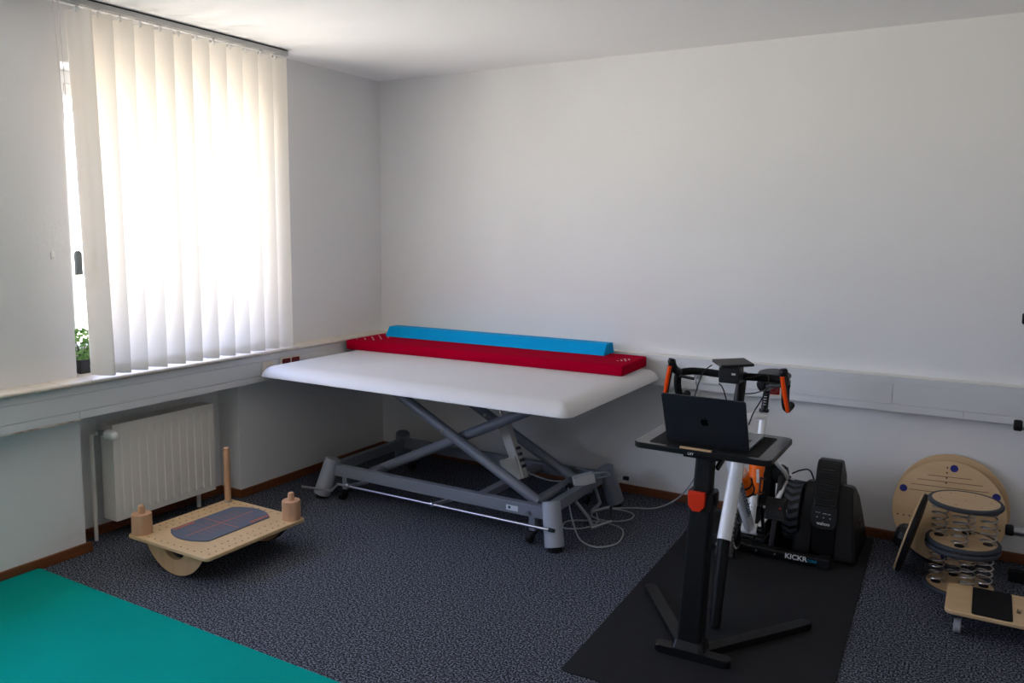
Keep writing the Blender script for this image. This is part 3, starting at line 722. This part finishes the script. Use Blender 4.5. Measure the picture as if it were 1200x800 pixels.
for k in range(7): B().box(XB-.003, XB+.009, -.602, -.598, .765+.0125*k, .7675+.0125*k, M=TR(.002, -.006+.0036*k, 0)).obj('height_mark', 'light_plastic', sp)
B().cyl(COLL-Vector((0, 0, .008)), COLL+Vector((0, .002, .008)), .0235, n=18, bev=.002).obj('seat_collar', 'black_plastic', bk)
# drivetrain on the far side, cranks and pedals
CR = Vector((XB-.050, BBc.y, BBc.z))
cr = B().lathe([(.072, -.002), (.098, -.002), (.098, .002), (.072, .002), (.072, -.002)], CR, (1, 0, 0), 40).obj('chainring', 'black_plastic', bk)
for k in range(5):
    a = k*2*PI/5; B().bar(CR, CR+Vector((0, .082*math.cos(a), .082*math.sin(a))), .008, .014, .002).obj('spider_arm', 'black_plastic', cr)
ch = B()
path = [(CR.y-.101*math.cos(a), CR.z+.101*math.sin(a)) for a in [(-PI/2+PI*k/14) for k in range(15)]]+[(AX.y, AX.z+.045)]+[(AX.y+.045*math.cos(a), AX.z+.045*math.sin(a)) for a in [PI/2-PI*k/6 for k in range(1, 6)]]+[(AX.y-.01, AX.z-.045)]
P3 = [Vector((CR.x, a, c)) for a, c in path]
for p, q in zip(P3, P3[1:]+P3[:1]):
    n_ = max(1, int((q-p).length/.0127))
    for k in range(n_):
        c = p.lerp(q, (k+.5)/n_); d_ = (q-p).normalized()*.0048
        ch.bar(c-d_, c+d_, .0075 if k % 2 else .0055, .008, .001)
tag(ch.obj('chain', 'chain_steel', bk), kind='stuff')
cu = Vector((0, -.095, .150)).normalized()*.1725
for s, d_ in ((1, cu), (-1, -cu)):
    c0 = BBc+Vector((s*.062, 0, 0)); c1 = BBc+Vector((s*.072, 0, 0))+d_
    ck = B().bar(c0-d_.normalized()*.015, c1+d_.normalized()*.012, .012, .026, .005, up=(0, 1, .6)).cyl(BBc+Vector((s*.03, 0, 0)), c0+Vector((s*.008, 0, 0)), .017, n=16).obj('crank_arm', 'black_satin', bk)
    pc = c1+Vector((s*.062, 0, 0))
    pe = B().cyl(c1, c1+Vector((s*.11, 0, 0)), .007, n=12).obj('pedal_axle', 'steel', ck)
    q = B().box(-.045, .045, -.050, .050, -.011, .011, .004, M=TR(*pc) @ Matrix.Rotation(math.radians(62), 4, 'X')).box(-.038, .038, -.036, .036, -.015, .015, .004, M=TR(*pc) @ Matrix.Rotation(math.radians(62), 4, 'X')).obj('pedal', 'black_plastic', ck)
    B().box(.016, .024, -.0, .006, .0151, .0160, M=TR(*pc) @ Matrix.Rotation(math.radians(62), 4, 'X')).obj('pedal_mark', 'red_plastic', ck)
# rear derailleur
B().tube([(XB-.06, -.30, .29), (XB-.066, -.33, .24), (XB-.055, -.38, .18)], .012, 10).obj('derailleur', 'black_plastic', bk)
# cables
for P in ([(2.777, -1.262, 1.046), (2.752, -1.285, 1.02), (2.735, -1.30, .97), (2.72, -1.32, .89), (2.71, -1.33, .85)],
          [(XB+.035, -1.17, .985), (XB+.09, -1.195, 1.000), (XB+.135, -1.18, 1.012), (XB+.15, -1.19, .985), (XB+.14, -1.24, .93), (XB+.115, -1.28, .87), (XB+.10, -1.285, .82)],
          [(2.80, -1.23, .965), (2.806, -1.20, .945), (2.815, -1.175, .90), (2.822, -1.155, .84), (2.826, -1.15, .76)],
          [(XB+.02, -1.19, .975), (XB+.055, -1.20, .955), (XB+.04, -1.165, .915), (XB+.03, -1.14, .87), (XB+.028, -1.13, .80)],
          [(XB+.03, -1.11, .91), (XB+.06, -1.05, .905), (XB+.08, -.9, .90), (XB+.06, -.75, .89), (XB+.02, -.66, .885)]):
    B().tube(catmull(P, 6), .0027, 8).obj('control_cable', 'black_plastic', bk)
# lettering down the tube
dd = (BBc-HB).normalized(); nside = Vector((.72, -.62, .30))
upv = Vector((0, 0, 1)).cross(dd)
for s, txt in ((1, 'cannondale'),):
    mid = HB.lerp(BBc, .50)
    z_ax = Vector((.80, -.40, .18)); z_ax = (z_ax-dd*dd.dot(z_ax)).normalized(); yax = z_ax.cross(dd)
    text('frame_lettering', txt, .060, basis(mid+z_ax*.0262, dd, yax), 'bike_letter', bk, depth=.0004, bold=.0006)

# bottles in their cages
def bottle(base, d_, name, label, capm, mark=False):
    t = thing(name, label, 'bottle', tuple(base), group='orange bottles in the bicycle cages')
    d_ = Vector(d_).normalized()
    B().lathe([(0, 0), (.033, 0), (.036, .006), (.036, .075), (.0335, .085), (.0335, .100), (.036, .110), (.036, .135), (.030, .150), (.027, .153), (0, .153)], base, d_, 26).obj('body', 'orange_clear', t)
    cp = B().lathe([(0, .150), (.029, .150), (.031, .156), (.030, .168), (.020, .176), (.012, .180), (.012, .192), (.009, .197), (0, .198)], base, d_, 24).obj('cap', capm, t)
    return t, d_
ddn = Vector((.0, .0, 1)); nd = (Vector((0, .55, .9))-dd*dd.dot(Vector((0, .55, .9)))).normalized()
base1 = HB.lerp(BBc, .60)+nd*.066
t1_, d1_ = bottle(base1, -dd, 'drink_bottle', 'orange bottle with pale peach cap in the cage on the slanting down tube', 'peach_cap')
sd_ = (COLL-BBc).normalized(); ns = Vector((0, -1, .33)).normalized()
base2 = BBc.lerp(COLL, .29)+ns*.058+Vector((.012, 0, 0))
t2_, d2_ = bottle(base2, sd_, 'drink_bottle', 'orange bottle with white print in the cage on the upright seat tube', 'orange_plastic')
text('bottle_print', '1', .085, basis(base2+Vector((.016, -.0335, .004))+sd_*.085, (.9, .42, 0), sd_), 'white_print', t2_, bold=.002)
for (bs, dr, nn) in ((base1, -dd, nd), (base2, sd_, ns)):
    cg = B(); side = dr.cross(nn).normalized()
    for h in (.012, .075):
        cg.tube([bs+dr*h+(-nn*math.cos(a)+side*math.sin(a))*.040 for a in [(-2.3+4.6*k/16) for k in range(17)]], .004, 8)
    for a in (-2.3, 2.3, 0):
        cg.tube([bs+dr*.004+(-nn*math.cos(a)+side*math.sin(a))*.040, bs+dr*.080+(-nn*math.cos(a)+side*math.sin(a))*.040], .004, 8)
    cg.tube([bs-dr*.004-nn*.03, bs-dr*.006+nn*.034], .006, 8)
    cg.obj('bottle_cage', 'black_plastic', bk)

# ================================================================== INDOOR TRAINER
Z0 = .0056
tn = thing('bike_trainer', 'black indoor bicycle trainer with a chevron flywheel clamping the bike rear', 'bike trainer', (2.83, -.35, Z0))
fb = B().box(2.615, 3.165, -.600, -.545, Z0+.010, Z0+.050, .010).obj('front_leg', 'black_satin', tn)
for x in (2.635, 3.148): B().box(x-.028, x+.028, -.606, -.539, Z0, Z0+.054, .008).obj('end_foot', 'rubber', fb)
for x in (2.835, 2.925): B().cyl((x, -.6005, Z0+.03), (x, -.603, Z0+.03), .005, n=10).obj('screw', 'steel', fb)
Mt = basis((3.045, -.6008, Z0+.032), (1, 0, 0), (0, 0, 1))
text('lettering', 'KICKR', .034, Mt @ TR(-.022, 0, 0), 'white_print', fb, bold=.0008, xs=1.05)
text('lettering', 'CORE', .018, Mt @ TR(.049, -.003, 0), 'cyan_print', fb, bold=.0003, shear=.2)
B().box(2.60, 3.02, -.13, -.075, Z0+.005, Z0+.045, .008).obj('rear_leg', 'black_satin', tn)
B().bar((2.83, -.56, Z0+.055), (2.83, -.10, Z0+.05), .07, .04, .008).obj('spine', 'black_satin', tn)
B().prism([(-.57, .03), (-.40, .36), (-.36, .385), (-.28, .385), (-.25, .35), (-.22, .20), (-.10, .06), (-.10, .03)], -.012, .012, basis((2.895, 0, 0), (0, 1, 0), (0, 0, 1)), bev=.004).obj('body_plate', 'black_plastic', tn)
B().prism([(-.585, .04), (-.575, .06), (-.53, .06), (-.50, .11), (-.36, .17), (-.20, .15), (-.10, .06), (-.10, .03), (-.57, .03)], -.05, .05, basis((2.80, 0, 0), (0, 1, 0), (0, 0, 1)), bev=.004).obj('body_cover', 'black_matte', tn)
B().box(2.800, 2.848, -.40, -.27, .06, .435, .012).obj('upright', 'black_matte', tn)
B().lathe([(0, -.03), (.045, -.03), (.05, -.02), (.05, .02), (.045, .03), (0, .03)], (2.872, -.34, .36), (1, 0, 0), 20).obj('motor_cap', 'black_matte', tn)
B().cyl((2.77, -.31, .325), (2.925, -.31, .325), .024, n=20).obj('axle', 'dark_grey', tn)
B().cyl((2.925, -.31, .325), (2.945, -.31, .325), .013, n=16).obj('axle_nut', 'steel', tn)
cs = B()
for k in range(8): cs.lathe([(.012, -.001), (.028+.0028*k, -.001), (.028+.0028*k, .001), (.012, .001)], (2.815-.0048*k, -.31, .325), (1, 0, 0), 24)
cs.obj('cassette', 'chain_steel', tn)
FC = Vector((2.962, -.335, .185)); FR = .150
fl = B().lathe([(0, -.045), (FR-.02, -.045), (FR-.006, -.040), (FR-.003, -.034), (FR-.003, .034), (FR-.006, .040), (FR-.02, .045), (0, .045)], FC, (1, 0, 0), 64).obj('flywheel', 'black_plastic', tn)
cv = B()
for k in range(22):
    a = 2*PI*k/22; da = .145; w = .037
    def pt(ang, x, r): return FC+Vector((x, -r*math.cos(ang), r*math.sin(ang)))
    for s in (-1, 1):
        A = [pt(a, 0, FR+.0004), pt(a+da, 0, FR+.0004), pt(a+da*1.9, s*w, FR-.0004), pt(a+da*.9, s*w, FR-.0004)]
        Bq = [pt(a, 0, FR-.008), pt(a+da, 0, FR-.008), pt(a+da*1.9, s*w, FR-.008), pt(a+da*.9, s*w, FR-.008)]
        cv.rings([Bq, A])
tag(cv.obj('chevron_tread', 'rubber_grey', fl, smooth=False), kind='stuff')
B().lathe([(0, .045), (.060, .045), (.058, .052), (0, .053)], FC, (1, 0, 0), 32).obj('hub_cover', 'dark_grey', fl)
B().tube(catmull([(2.93, -.30, .36), (2.97, -.26, .375), (3.00, -.20, .36), (3.02, -.15, .28)], 6), .004, 8).obj('trainer_cable', 'black_plastic', tn)

# ================================================================== FAN
fa = thing('floor_fan', 'black floor fan with louvred tower beside the bike trainer', 'fan', (3.14, -.28, Z0))
# louvred tower, leaning back
FW = .055; fx = 3.118
def tower(w, y_off, name, matn, z0_, z1_, yb0, yb1, depth):
    pass
front = [(-.455, .02), (-.455, .17), (-.445, .25), (-.38, .428), (-.357, .456), (-.335, .463), (-.275, .456), (-.17, .36), (-.11, .21), (-.10, .02)]
tw = B().prism(front, -.058, .058, basis((fx, 0, Z0), (0, 1, 0), (0, 0, 1)), bev=.012, seg=3).obj('tower', 'black_plastic', fa)
a0 = Vector((fx, -.4455, .252+Z0)); a1 = Vector((fx, -.382, .428+Z0)); dv = (a1-a0).normalized(); nv = Vector((1, 0, 0)).cross(dv)
nv = nv if nv.y < 0 else -nv
gr = B().prism(rrect(.100, .196, .030, 6, 0, .100), -.002, .004, basis(a0, (1, 0, 0), dv) @ Matrix.Diagonal((1, 1, -1 if basis(a0, (1, 0, 0), dv).to_3x3().col[2].y > 0 else 1, 1))).obj('grille_frame', 'black_satin', tw)
for k in range(15):
    c = a0+dv*(.014+.0120*k)+nv*.006
    w = .047 if k < 13 else (.043 if k == 13 else .035)
    B().bar(c+Vector((-w, 0, 0)), c+Vector((w, 0, 0)), .0085, .004, .0012, up=nv+dv*.9).obj('louvre', 'dark_grey', tw)
# control panel
cp_ = basis((fx, -.4585, .200+Z0), (1, 0, 0), (0, .14, 1))
pnl = B().prism([(-.058, .055), (-.060, -.015), (-.050, -.040), (-.025, -.050), (.025, -.050), (.050, -.040), (.060, -.015), (.058, .055)][::-1], -.004, .006, cp_, bev=.002).obj('control_panel', 'dark_grey', fa)
text('lettering', 'wahoo', .022, cp_ @ TR(0, -.024, .0064), 'white_print', pnl, bold=.0005)
for (x, y, w) in ((-.034, .028, .003), (-.022, .028, .003), (.004, .026, .014), (.024, .025, .010)): B().box(x-w/2-.002, x+w/2+.002, y-.0018, y+.0018, .0058, .0066, M=cp_).obj('indicator', 'light_plastic', pnl)
for x in (-.03, 0, .03): B().box(x-.003, x+.003, .003, .008, .0058, .0066, M=cp_).obj('button_icon', 'light_plastic', pnl)
# side shells
for s, x0_, x1_ in ((-1, 3.012, 3.060), (1, 3.176, 3.235)):
    poly = [(-.475, 0), (-.48, .02), (-.42, .275), (-.395, .325), (-.36, .352), (-.30, .345), (-.20, .27), (-.10, .10), (-.085, 0)]
    rings = []
    for (f, xx, dz) in ((0, x0_ if s < 0 else x1_, -.03), (.25, (x0_+.012) if s < 0 else (x1_-.012), -.008), (1, x1_ if s < 0 else x0_, 0)):
        rr_ = []
        for (y, z) in poly:
            fl_ = .038*(1-z/.352)*s if f < .9 else 0
            rr_.append(Vector((xx+fl_, y*(1 if f > .1 else .985)-.002, Z0+max(0, z*(1+dz*1.2)))))
        rings.append(rr_)
    B().rings(rings).obj('side_shell', 'black_satin', fa, sharp=28)
B().box(3.03, 3.21, -.40, -.12, Z0, Z0+.045, .008).obj('base', 'black_matte', fa)
B().box(3.2665, 3.2695, -.36, -.24, .16, .19, M=None).obj('side_badge', 'dark_grey', fa)

# ================================================================== STANDING DESK
ds = thing('bike_desk', 'black height-adjustable standing desk with red clamp in front of the bicycle', 'desk', (2.865, -1.64, Z0))
ZD1 = .800
DX0, DX1, DY0, DY1 = 2.612, 3.125, -1.700, -1.320
tp = B().pad(DX0, DX1, DY0, DY1, [(.004, ZD1-.022), (0, ZD1-.018), (0, ZD1-.003), (.003, ZD1-.0006)], .03, 6).obj('desk_top', 'black_satin', ds)
B().pad(DX0+.004, DX1-.004, DY0+.004, DY1-.004, [(0, ZD1-.002), (0, ZD1-.0003), (.0005, ZD1)], .026, 6).obj('top_sheet', 'desk_top', tp)
B().pad(DX0+.055, DX1-.05, DY0+.03, DY1-.05, [(0, ZD1), (.0, ZD1+.0015), (.001, ZD1+.002)], .012, 4).obj('grip_mat', 'black_matte', tp)
B().box(2.795, 2.913, DY0+.004, DY0+.016, ZD1-.001, ZD1+.006, .001).obj('pen_rest', 'tan_wood', tp)
B().box(2.826, 2.852, DY0-.0012, DY0+.002, ZD1-.022, ZD1-.008).obj('maker_tag', 'black_matte', tp)
text('lettering', 'LXY', .012, basis((2.839, DY0-.0014, ZD1-.0145), (1, 0, 0), (0, 0, 1)), 'white_print', tp, depth=.0003, bold=.0002)
cb_, ct_ = Vector((2.850, -1.655, Z0+.02)), Vector((2.868, -1.600, ZD1-.02))
def colsec(t, w, d_):
    c = cb_.lerp(ct_, t); return [c+Vector((x, y, 0)) for x, y in rrect(w, d_, .012, 4)]
lw = B().rings([colsec(0, .092, .075), colsec(.76, .080, .066)]).obj('lower_column', 'black_satin', ds)
B().rings([colsec(.7, .070, .056), colsec(1.0, .066, .054)]).obj('upper_column', 'black_satin', ds)
cl = B().rings([colsec(.715, .098, .086), colsec(.80, .096, .084)]).obj('clamp', 'black_plastic', ds)
c_ = cb_.lerp(ct_, .765)
kn = B().prism([(-.030, .034), (.030, .034), (.033, .020), (.030, -.020), (.014, -.040), (-.014, -.040), (-.030, -.020), (-.033, .020)][::-1], 0, .022, basis(c_+Vector((-.006, -.042, 0)), (1, 0, 0), (0, 0, 1)), bev=.004).obj('clamp_lever', 'red_plastic', ds)
B().box(c_.x+.048, c_.x+.058, -1.63, -1.60, c_.z-.02, c_.z+.03, .003).obj('clamp_screw', 'black_plastic', ds)
B().box(2.80, 2.935, -1.67, -1.40, ZD1-.038, ZD1-.0205, .004).obj('top_bracket', 'black_plastic', ds)
B().bar((2.905, -1.585, ZD1-.09), (2.925, -1.50, ZD1-.03), .012, .02, .002).obj('tilt_strut', 'black_plastic', ds)
# base: front bar and two splayed legs
def leg(p, q, w=.052, h=.028, name='base_leg'):
    p, q = Vector(p), Vector(q); L = (q-p).length; d_ = (q-p).normalized()
    M = basis(p, d_, Vector((0, 0, 1)).cross(d_))
    return B().prism(rrect(L, w, w*.42, 5, L/2, 0), 0, h, M, bev=.006).obj(name, 'black_satin', ds)
leg((2.722, -1.698, Z0), (3.012, -1.690, Z0), .05, .030, 'front_foot')
leg((2.830, -1.665, Z0), (2.522, -1.225, Z0)); leg((2.885, -1.668, Z0), (3.200, -1.215, Z0))
B().rings([[Vector((2.852+x, -1.665+y, Z0+.025)) for x, y in rrect(.13, .10, .02, 4)], [Vector((2.852+x, -1.658+y, Z0+.06)) for x, y in rrect(.105, .085, .014, 4)]]).obj('column_base', 'black_satin', ds)

# ================================================================== LAPTOP
LZ = ZD1+.0021
lp = thing('laptop', 'dark grey laptop opened on the standing desk with its lid towards the room', 'laptop', (2.865, -1.50, LZ))
LX0, LX1, LY0, LY1 = 2.721, 3.031, -1.617, -1.400
bs_ = B().pad(LX0, LX1, LY0, LY1, [(.004, LZ), (0, LZ+.004), (0, LZ+.012), (.0015, LZ+.0135)], .010, 4).obj('base', 'laptop_base', lp)
B().box(LX0+.02, LX1-.02, LY0+.018, LY0+.118, LZ+.0133, LZ+.0138).obj('keyboard', 'black_plastic', bs_, smooth=False)
B().box(2.813, 2.938, LY1-.088, LY1-.008, LZ+.0134, LZ+.0138, 0).obj('trackpad', 'dark_grey', bs_, smooth=False)
hz = LZ+.0145
ldir = Vector((0, -.385, .923)).normalized(); lnr = Vector((1, 0, 0)).cross(ldir)     # lnr points to the camera side?
ML = basis((2.876, LY0-.001, LZ+.0035), (1, 0, 0), ldir)
zs_ = 1 if ML.to_3x3().col[2].y < 0 else -1
lid = B().prism(rrect(.310, .212, .009, 4, 0, .106), 0, .006*zs_, ML, bev=.001).obj('lid', 'laptop_shell', lp)
B().prism(rrect(.298, .200, .005, 3, 0, .110), -.0006*zs_, .0002*zs_, ML).obj('screen', 'screen', lid)
# emblem on the lid: bitten fruit with a leaf
def fruit():
    P = []
    top = [(0, .62), (.18, .72), (.40, .78), (.62, .72), (.80, .55)]
    bite = [(.86, .50), (.70, .38), (.62, .18), (.64, -.02), (.74, -.18), (.90, -.28)]
    bot = [(.80, -.55), (.62, -.82), (.44, -.98), (.26, -.96), (.10, -.88), (-.08, -.88), (-.24, -.96), (-.42, -.97), (-.62, -.80), (-.80, -.50), (-.90, -.14), (-.90, .20), (-.80, .50), (-.60, .72), (-.38, .78), (-.16, .70)]
    return [(x*.0165, y*.0172-.002) for x, y in (top+bite+bot)]
eM = ML @ TR(-.0, .107, .0060*zs_) @ (Matrix.Identity(4) if zs_ > 0 else Matrix.Diagonal((1, 1, -1, 1)))
lf = [(.02, .86), (.04, 1.05), (.16, 1.24), (.36, 1.34), (.36, 1.16), (.24, .98)]
B().prism(fruit(), 0, .0004, eM).prism([(x*.0165, y*.0172-.002) for x, y in lf], 0, .0004, eM).obj('emblem', 'logo_black', lid)

# ================================================================== WOODEN TRAINING GEAR by the back wall
def lean_disc(name, label, c, r, th, tilt, turn=0, matn='birch'):
    """a disc whose face looks at -y, leaning back against the wall"""
    t = thing(name, label, 'training disc', (c[0], c[1]-.0, 0))
    M = TR(*c) @ rotz(turn) @ Matrix.Rotation(-tilt, 4, 'X') @ Matrix(((1, 0, 0, 0), (0, 0, -1, 0), (0, 1, 0, 0), (0, 0, 0, 1)))
    # local: x right, y up, z towards -y (room)
    n = 72; rings = []
    for (r_, z) in ((r-.002, -th/2), (r, -th/2+.002), (r, th/2-.002), (r-.002, th/2)):
        rings.append([M @ Vector((r_*math.cos(2*PI*k/n), r_*math.sin(2*PI*k/n), z)) for k in range(n)])
    d_ = B().rings(rings).obj('disc', matn, t)
    return t, d_, M
def base_y(r, tilt, ytop): return None
tA_, tB_ = math.radians(8), math.radians(17)
rA = .252; cA = (3.645, -.030-math.sin(tA_)*rA, rA*math.cos(tA_)+.003)
tA, dA, MA = lean_disc('round_board', 'large round birch board leaning against the wall behind the marked disc', cA, rA, .018, tA_)
rB = .247; cB = (3.638, -.076-math.sin(tB_)*rB, rB*math.cos(tB_)+.004)
tB, dB, MB_ = lean_disc('marked_disc', 'round birch disc with blue dots and grooves leaning on the larger board', cB, rB, .020, tB_)
th = .010
for (x, y) in ((.012, .214), (-.203, .086), (.196, .106), (.0, -.21)):
    B().cyl(MB_ @ Vector((x, y, th-.001)), MB_ @ Vector((x, y, th+.0010)), .0175, n=24).obj('blue_dot', 'blue_dot', dB)
for (y, w) in ((.170, .095), (.145, .140), (.118, .168), (.090, .175)):
    B().box(-w, w, y-.0016, y+.0016, th-.001, th+.0006, M=MB_ @ Matrix.Rotation(.03, 4, 'Z')).obj('groove', 'groove', dB)
b = B()
for (x, y) in [(-.018, .214-.025*k) for k in range(4)]+[(-.218+.026*k, -.045) for k in range(3)]+[(.218-.026*k, -.045) for k in range(3)]:
    b.cyl(MB_ @ Vector((x, y, th-.002)), MB_ @ Vector((x, y, th+.0005)), .0042, n=10)
tag(b.obj('peg_hole', 'dark_dot', dB), kind='stuff')

# wobble board seen on edge, leaning on the spring board
wb = thing('wobble_board', 'round wobble board with black half dome leaning on edge by the spring boards', 'balance board', (3.50, -.40, 0))
e0 = Vector((3.451, -.405, .008)); e1 = Vector((3.547, -.405, .386)); axd = (e1-e0).normalized(); R_ = (e1-e0).length/2
nrm = Vector((-axd.z, .07, axd.x)).normalized(); cW = (e0+e1)/2
B().cyl(cW-nrm*.004+nrm*.009, cW+nrm*.013, R_, n=64, bev=.002).obj('board', 'birch', wb)
B().cyl(cW-nrm*.012, cW+nrm*.0045, R_-.003, n=64, bev=.002).obj('rubber_face', 'rubber', wb)
B().lathe([(.062, .0), (.062, .010), (.056, .030), (.042, .044), (.022, .050), (0, .050)], cW+nrm*.013-axd*.03, nrm, 12).obj('dome', 'black_plastic', wb, sharp=15)

# two spring boards, one on the other
def spring_board(zb, label, c, rot):
    t = thing('spring_board', label, 'balance board', (c[0], c[1], zb), (0, 0, rot))
    H = .200; r = .147; rs_ = .018
    for k, z in enumerate((0, H-rs_)):
        d_ = B().lathe([(0, z+.001), (r-.006, z+.001), (r-.004, z+.003), (r-.004, z+rs_-.003), (r-.006, z+rs_), (0, z+rs_)], (0, 0, 0), n=56).obj('plate', 'birch', t, local=True)
        B().lathe([(r-.007, z), (r, z), (r+.004, z+.005), (r+.004, z+rs_-.004), (r, z+rs_+.001), (r-.012, z+rs_+.001), (r-.012, z+rs_-.001)], (0, 0, 0), n=56).obj('rubber_rim', 'rubber_grey', d_, local=True)
        if k:
            h = B()
            for q in range(6):
                a = q*PI/3+.3; h.cyl((.10*math.cos(a), .10*math.sin(a), z+rs_-.001), (.10*math.cos(a), .10*math.sin(a), z+rs_+.0006), .0032, n=8)
            h.cyl((0, 0, z+rs_-.001), (0, 0, z+rs_+.0006), .0032, n=8)
            tag(h.obj('screw_hole', 'dark_dot', d_, local=True), kind='stuff')
    for q in range(4):
        a = q*PI/2+1.60; cx, cy = .098*math.cos(a), .098*math.sin(a); turns = 5.5; n_ = 110
        P = [(cx+.031*math.cos(2*PI*turns*k/n_), cy+.031*math.sin(2*PI*turns*k/n_), rs_+.003+(H-2*rs_-.006)*k/n_) for k in range(n_+1)]
        sp_ = B().tube(P, .0034, 8).obj('coil_spring', 'spring_steel', t, local=True)
        B().lathe([(0, rs_), (.020, rs_), (.020, rs_+.003), (.014, rs_+.004), (0, rs_+.004)], (cx, cy, 0), n=20).obj('spring_seat', 'rubber', sp_, local=True)
    return t
spring_board(.002, 'lower round spring board standing on the carpet', (3.710, -.470), .25)
spring_board(.2035, 'upper round spring board stacked on the other spring board', (3.711, -.455), -.15)

# rolling board with casters
ro = thing('roller_board', 'birch roller board with black grip patch on four small casters', 'roller board', (3.90, -.84, 0))
ZR = .105
dkr = B().pad(3.668, 4.20, -.985, -.690, [(.004, ZR-.018), (0, ZR-.014), (0, ZR-.004), (.004, ZR)], .028, 6).obj('deck', 'birch', ro)
B().pad(3.762, 3.902, -.978, -.700, [(0, ZR-.001), (0, ZR+.003), (.001, ZR+.0035)], .012, 4).obj('grip_patch', 'black_matte', dkr)
text('lettering', 'MFT', .024, basis((3.926, -.858, ZR+.0004), (.17, 1, 0), (-1, .17, 0)), 'dark_dot', dkr, depth=.0003, bold=.0006)
for (x, y) in ((3.716, -.940), (3.716, -.735), (4.15, -.940), (4.15, -.735)):
    cs_ = B().box(x-.028, x+.028, y-.022, y+.022, ZR-.021, ZR-.018).box(x-.020, x-.017, y-.016, y+.016, .028, ZR-.020).box(x+.017, x+.020, y-.016, y+.016, .028, ZR-.020).obj('caster_fork', 'dark_grey', ro)
    B().cyl((x-.014, y, .030), (x+.014, y, .030), .0295, n=24, bev=.004).obj('caster_wheel', 'cord_grey', cs_)
    B().cyl((x-.023, y, .030), (x+.023, y, .030), .005, n=10).obj('caster_axle', 'chrome', cs_)

# storage stand whose peg ends reach into view
sr = thing('peg_stand', 'black upright stand with three horizontal chrome pegs with black caps', 'stand', (4.28, -.25, 0))
B().box(3.90, 4.60, -.275, -.225, 0, .05, .006).obj('base_beam', 'black_matte', sr)
B().box(4.25, 4.31, -.62, .0-.03, 0, .05, .006).obj('base_beam', 'black_matte', sr)
B().box(4.255, 4.305, -.275, -.225, .05, 1.45, .006).obj('upright', 'black_matte', sr)
for z in (.236, .728, 1.214):
    pg = B().cyl((3.895, -.25, z), (4.255, -.25, z), .021, n=20).obj('peg', 'chrome', sr)
    B().lathe([(0, -.018), (.021, -.018), (.0255, -.013), (.0255, .012), (.021, .016), (.020, .016)], (3.893, -.25, z), (1, 0, 0), 20).obj('peg_cap', 'rubber', pg)
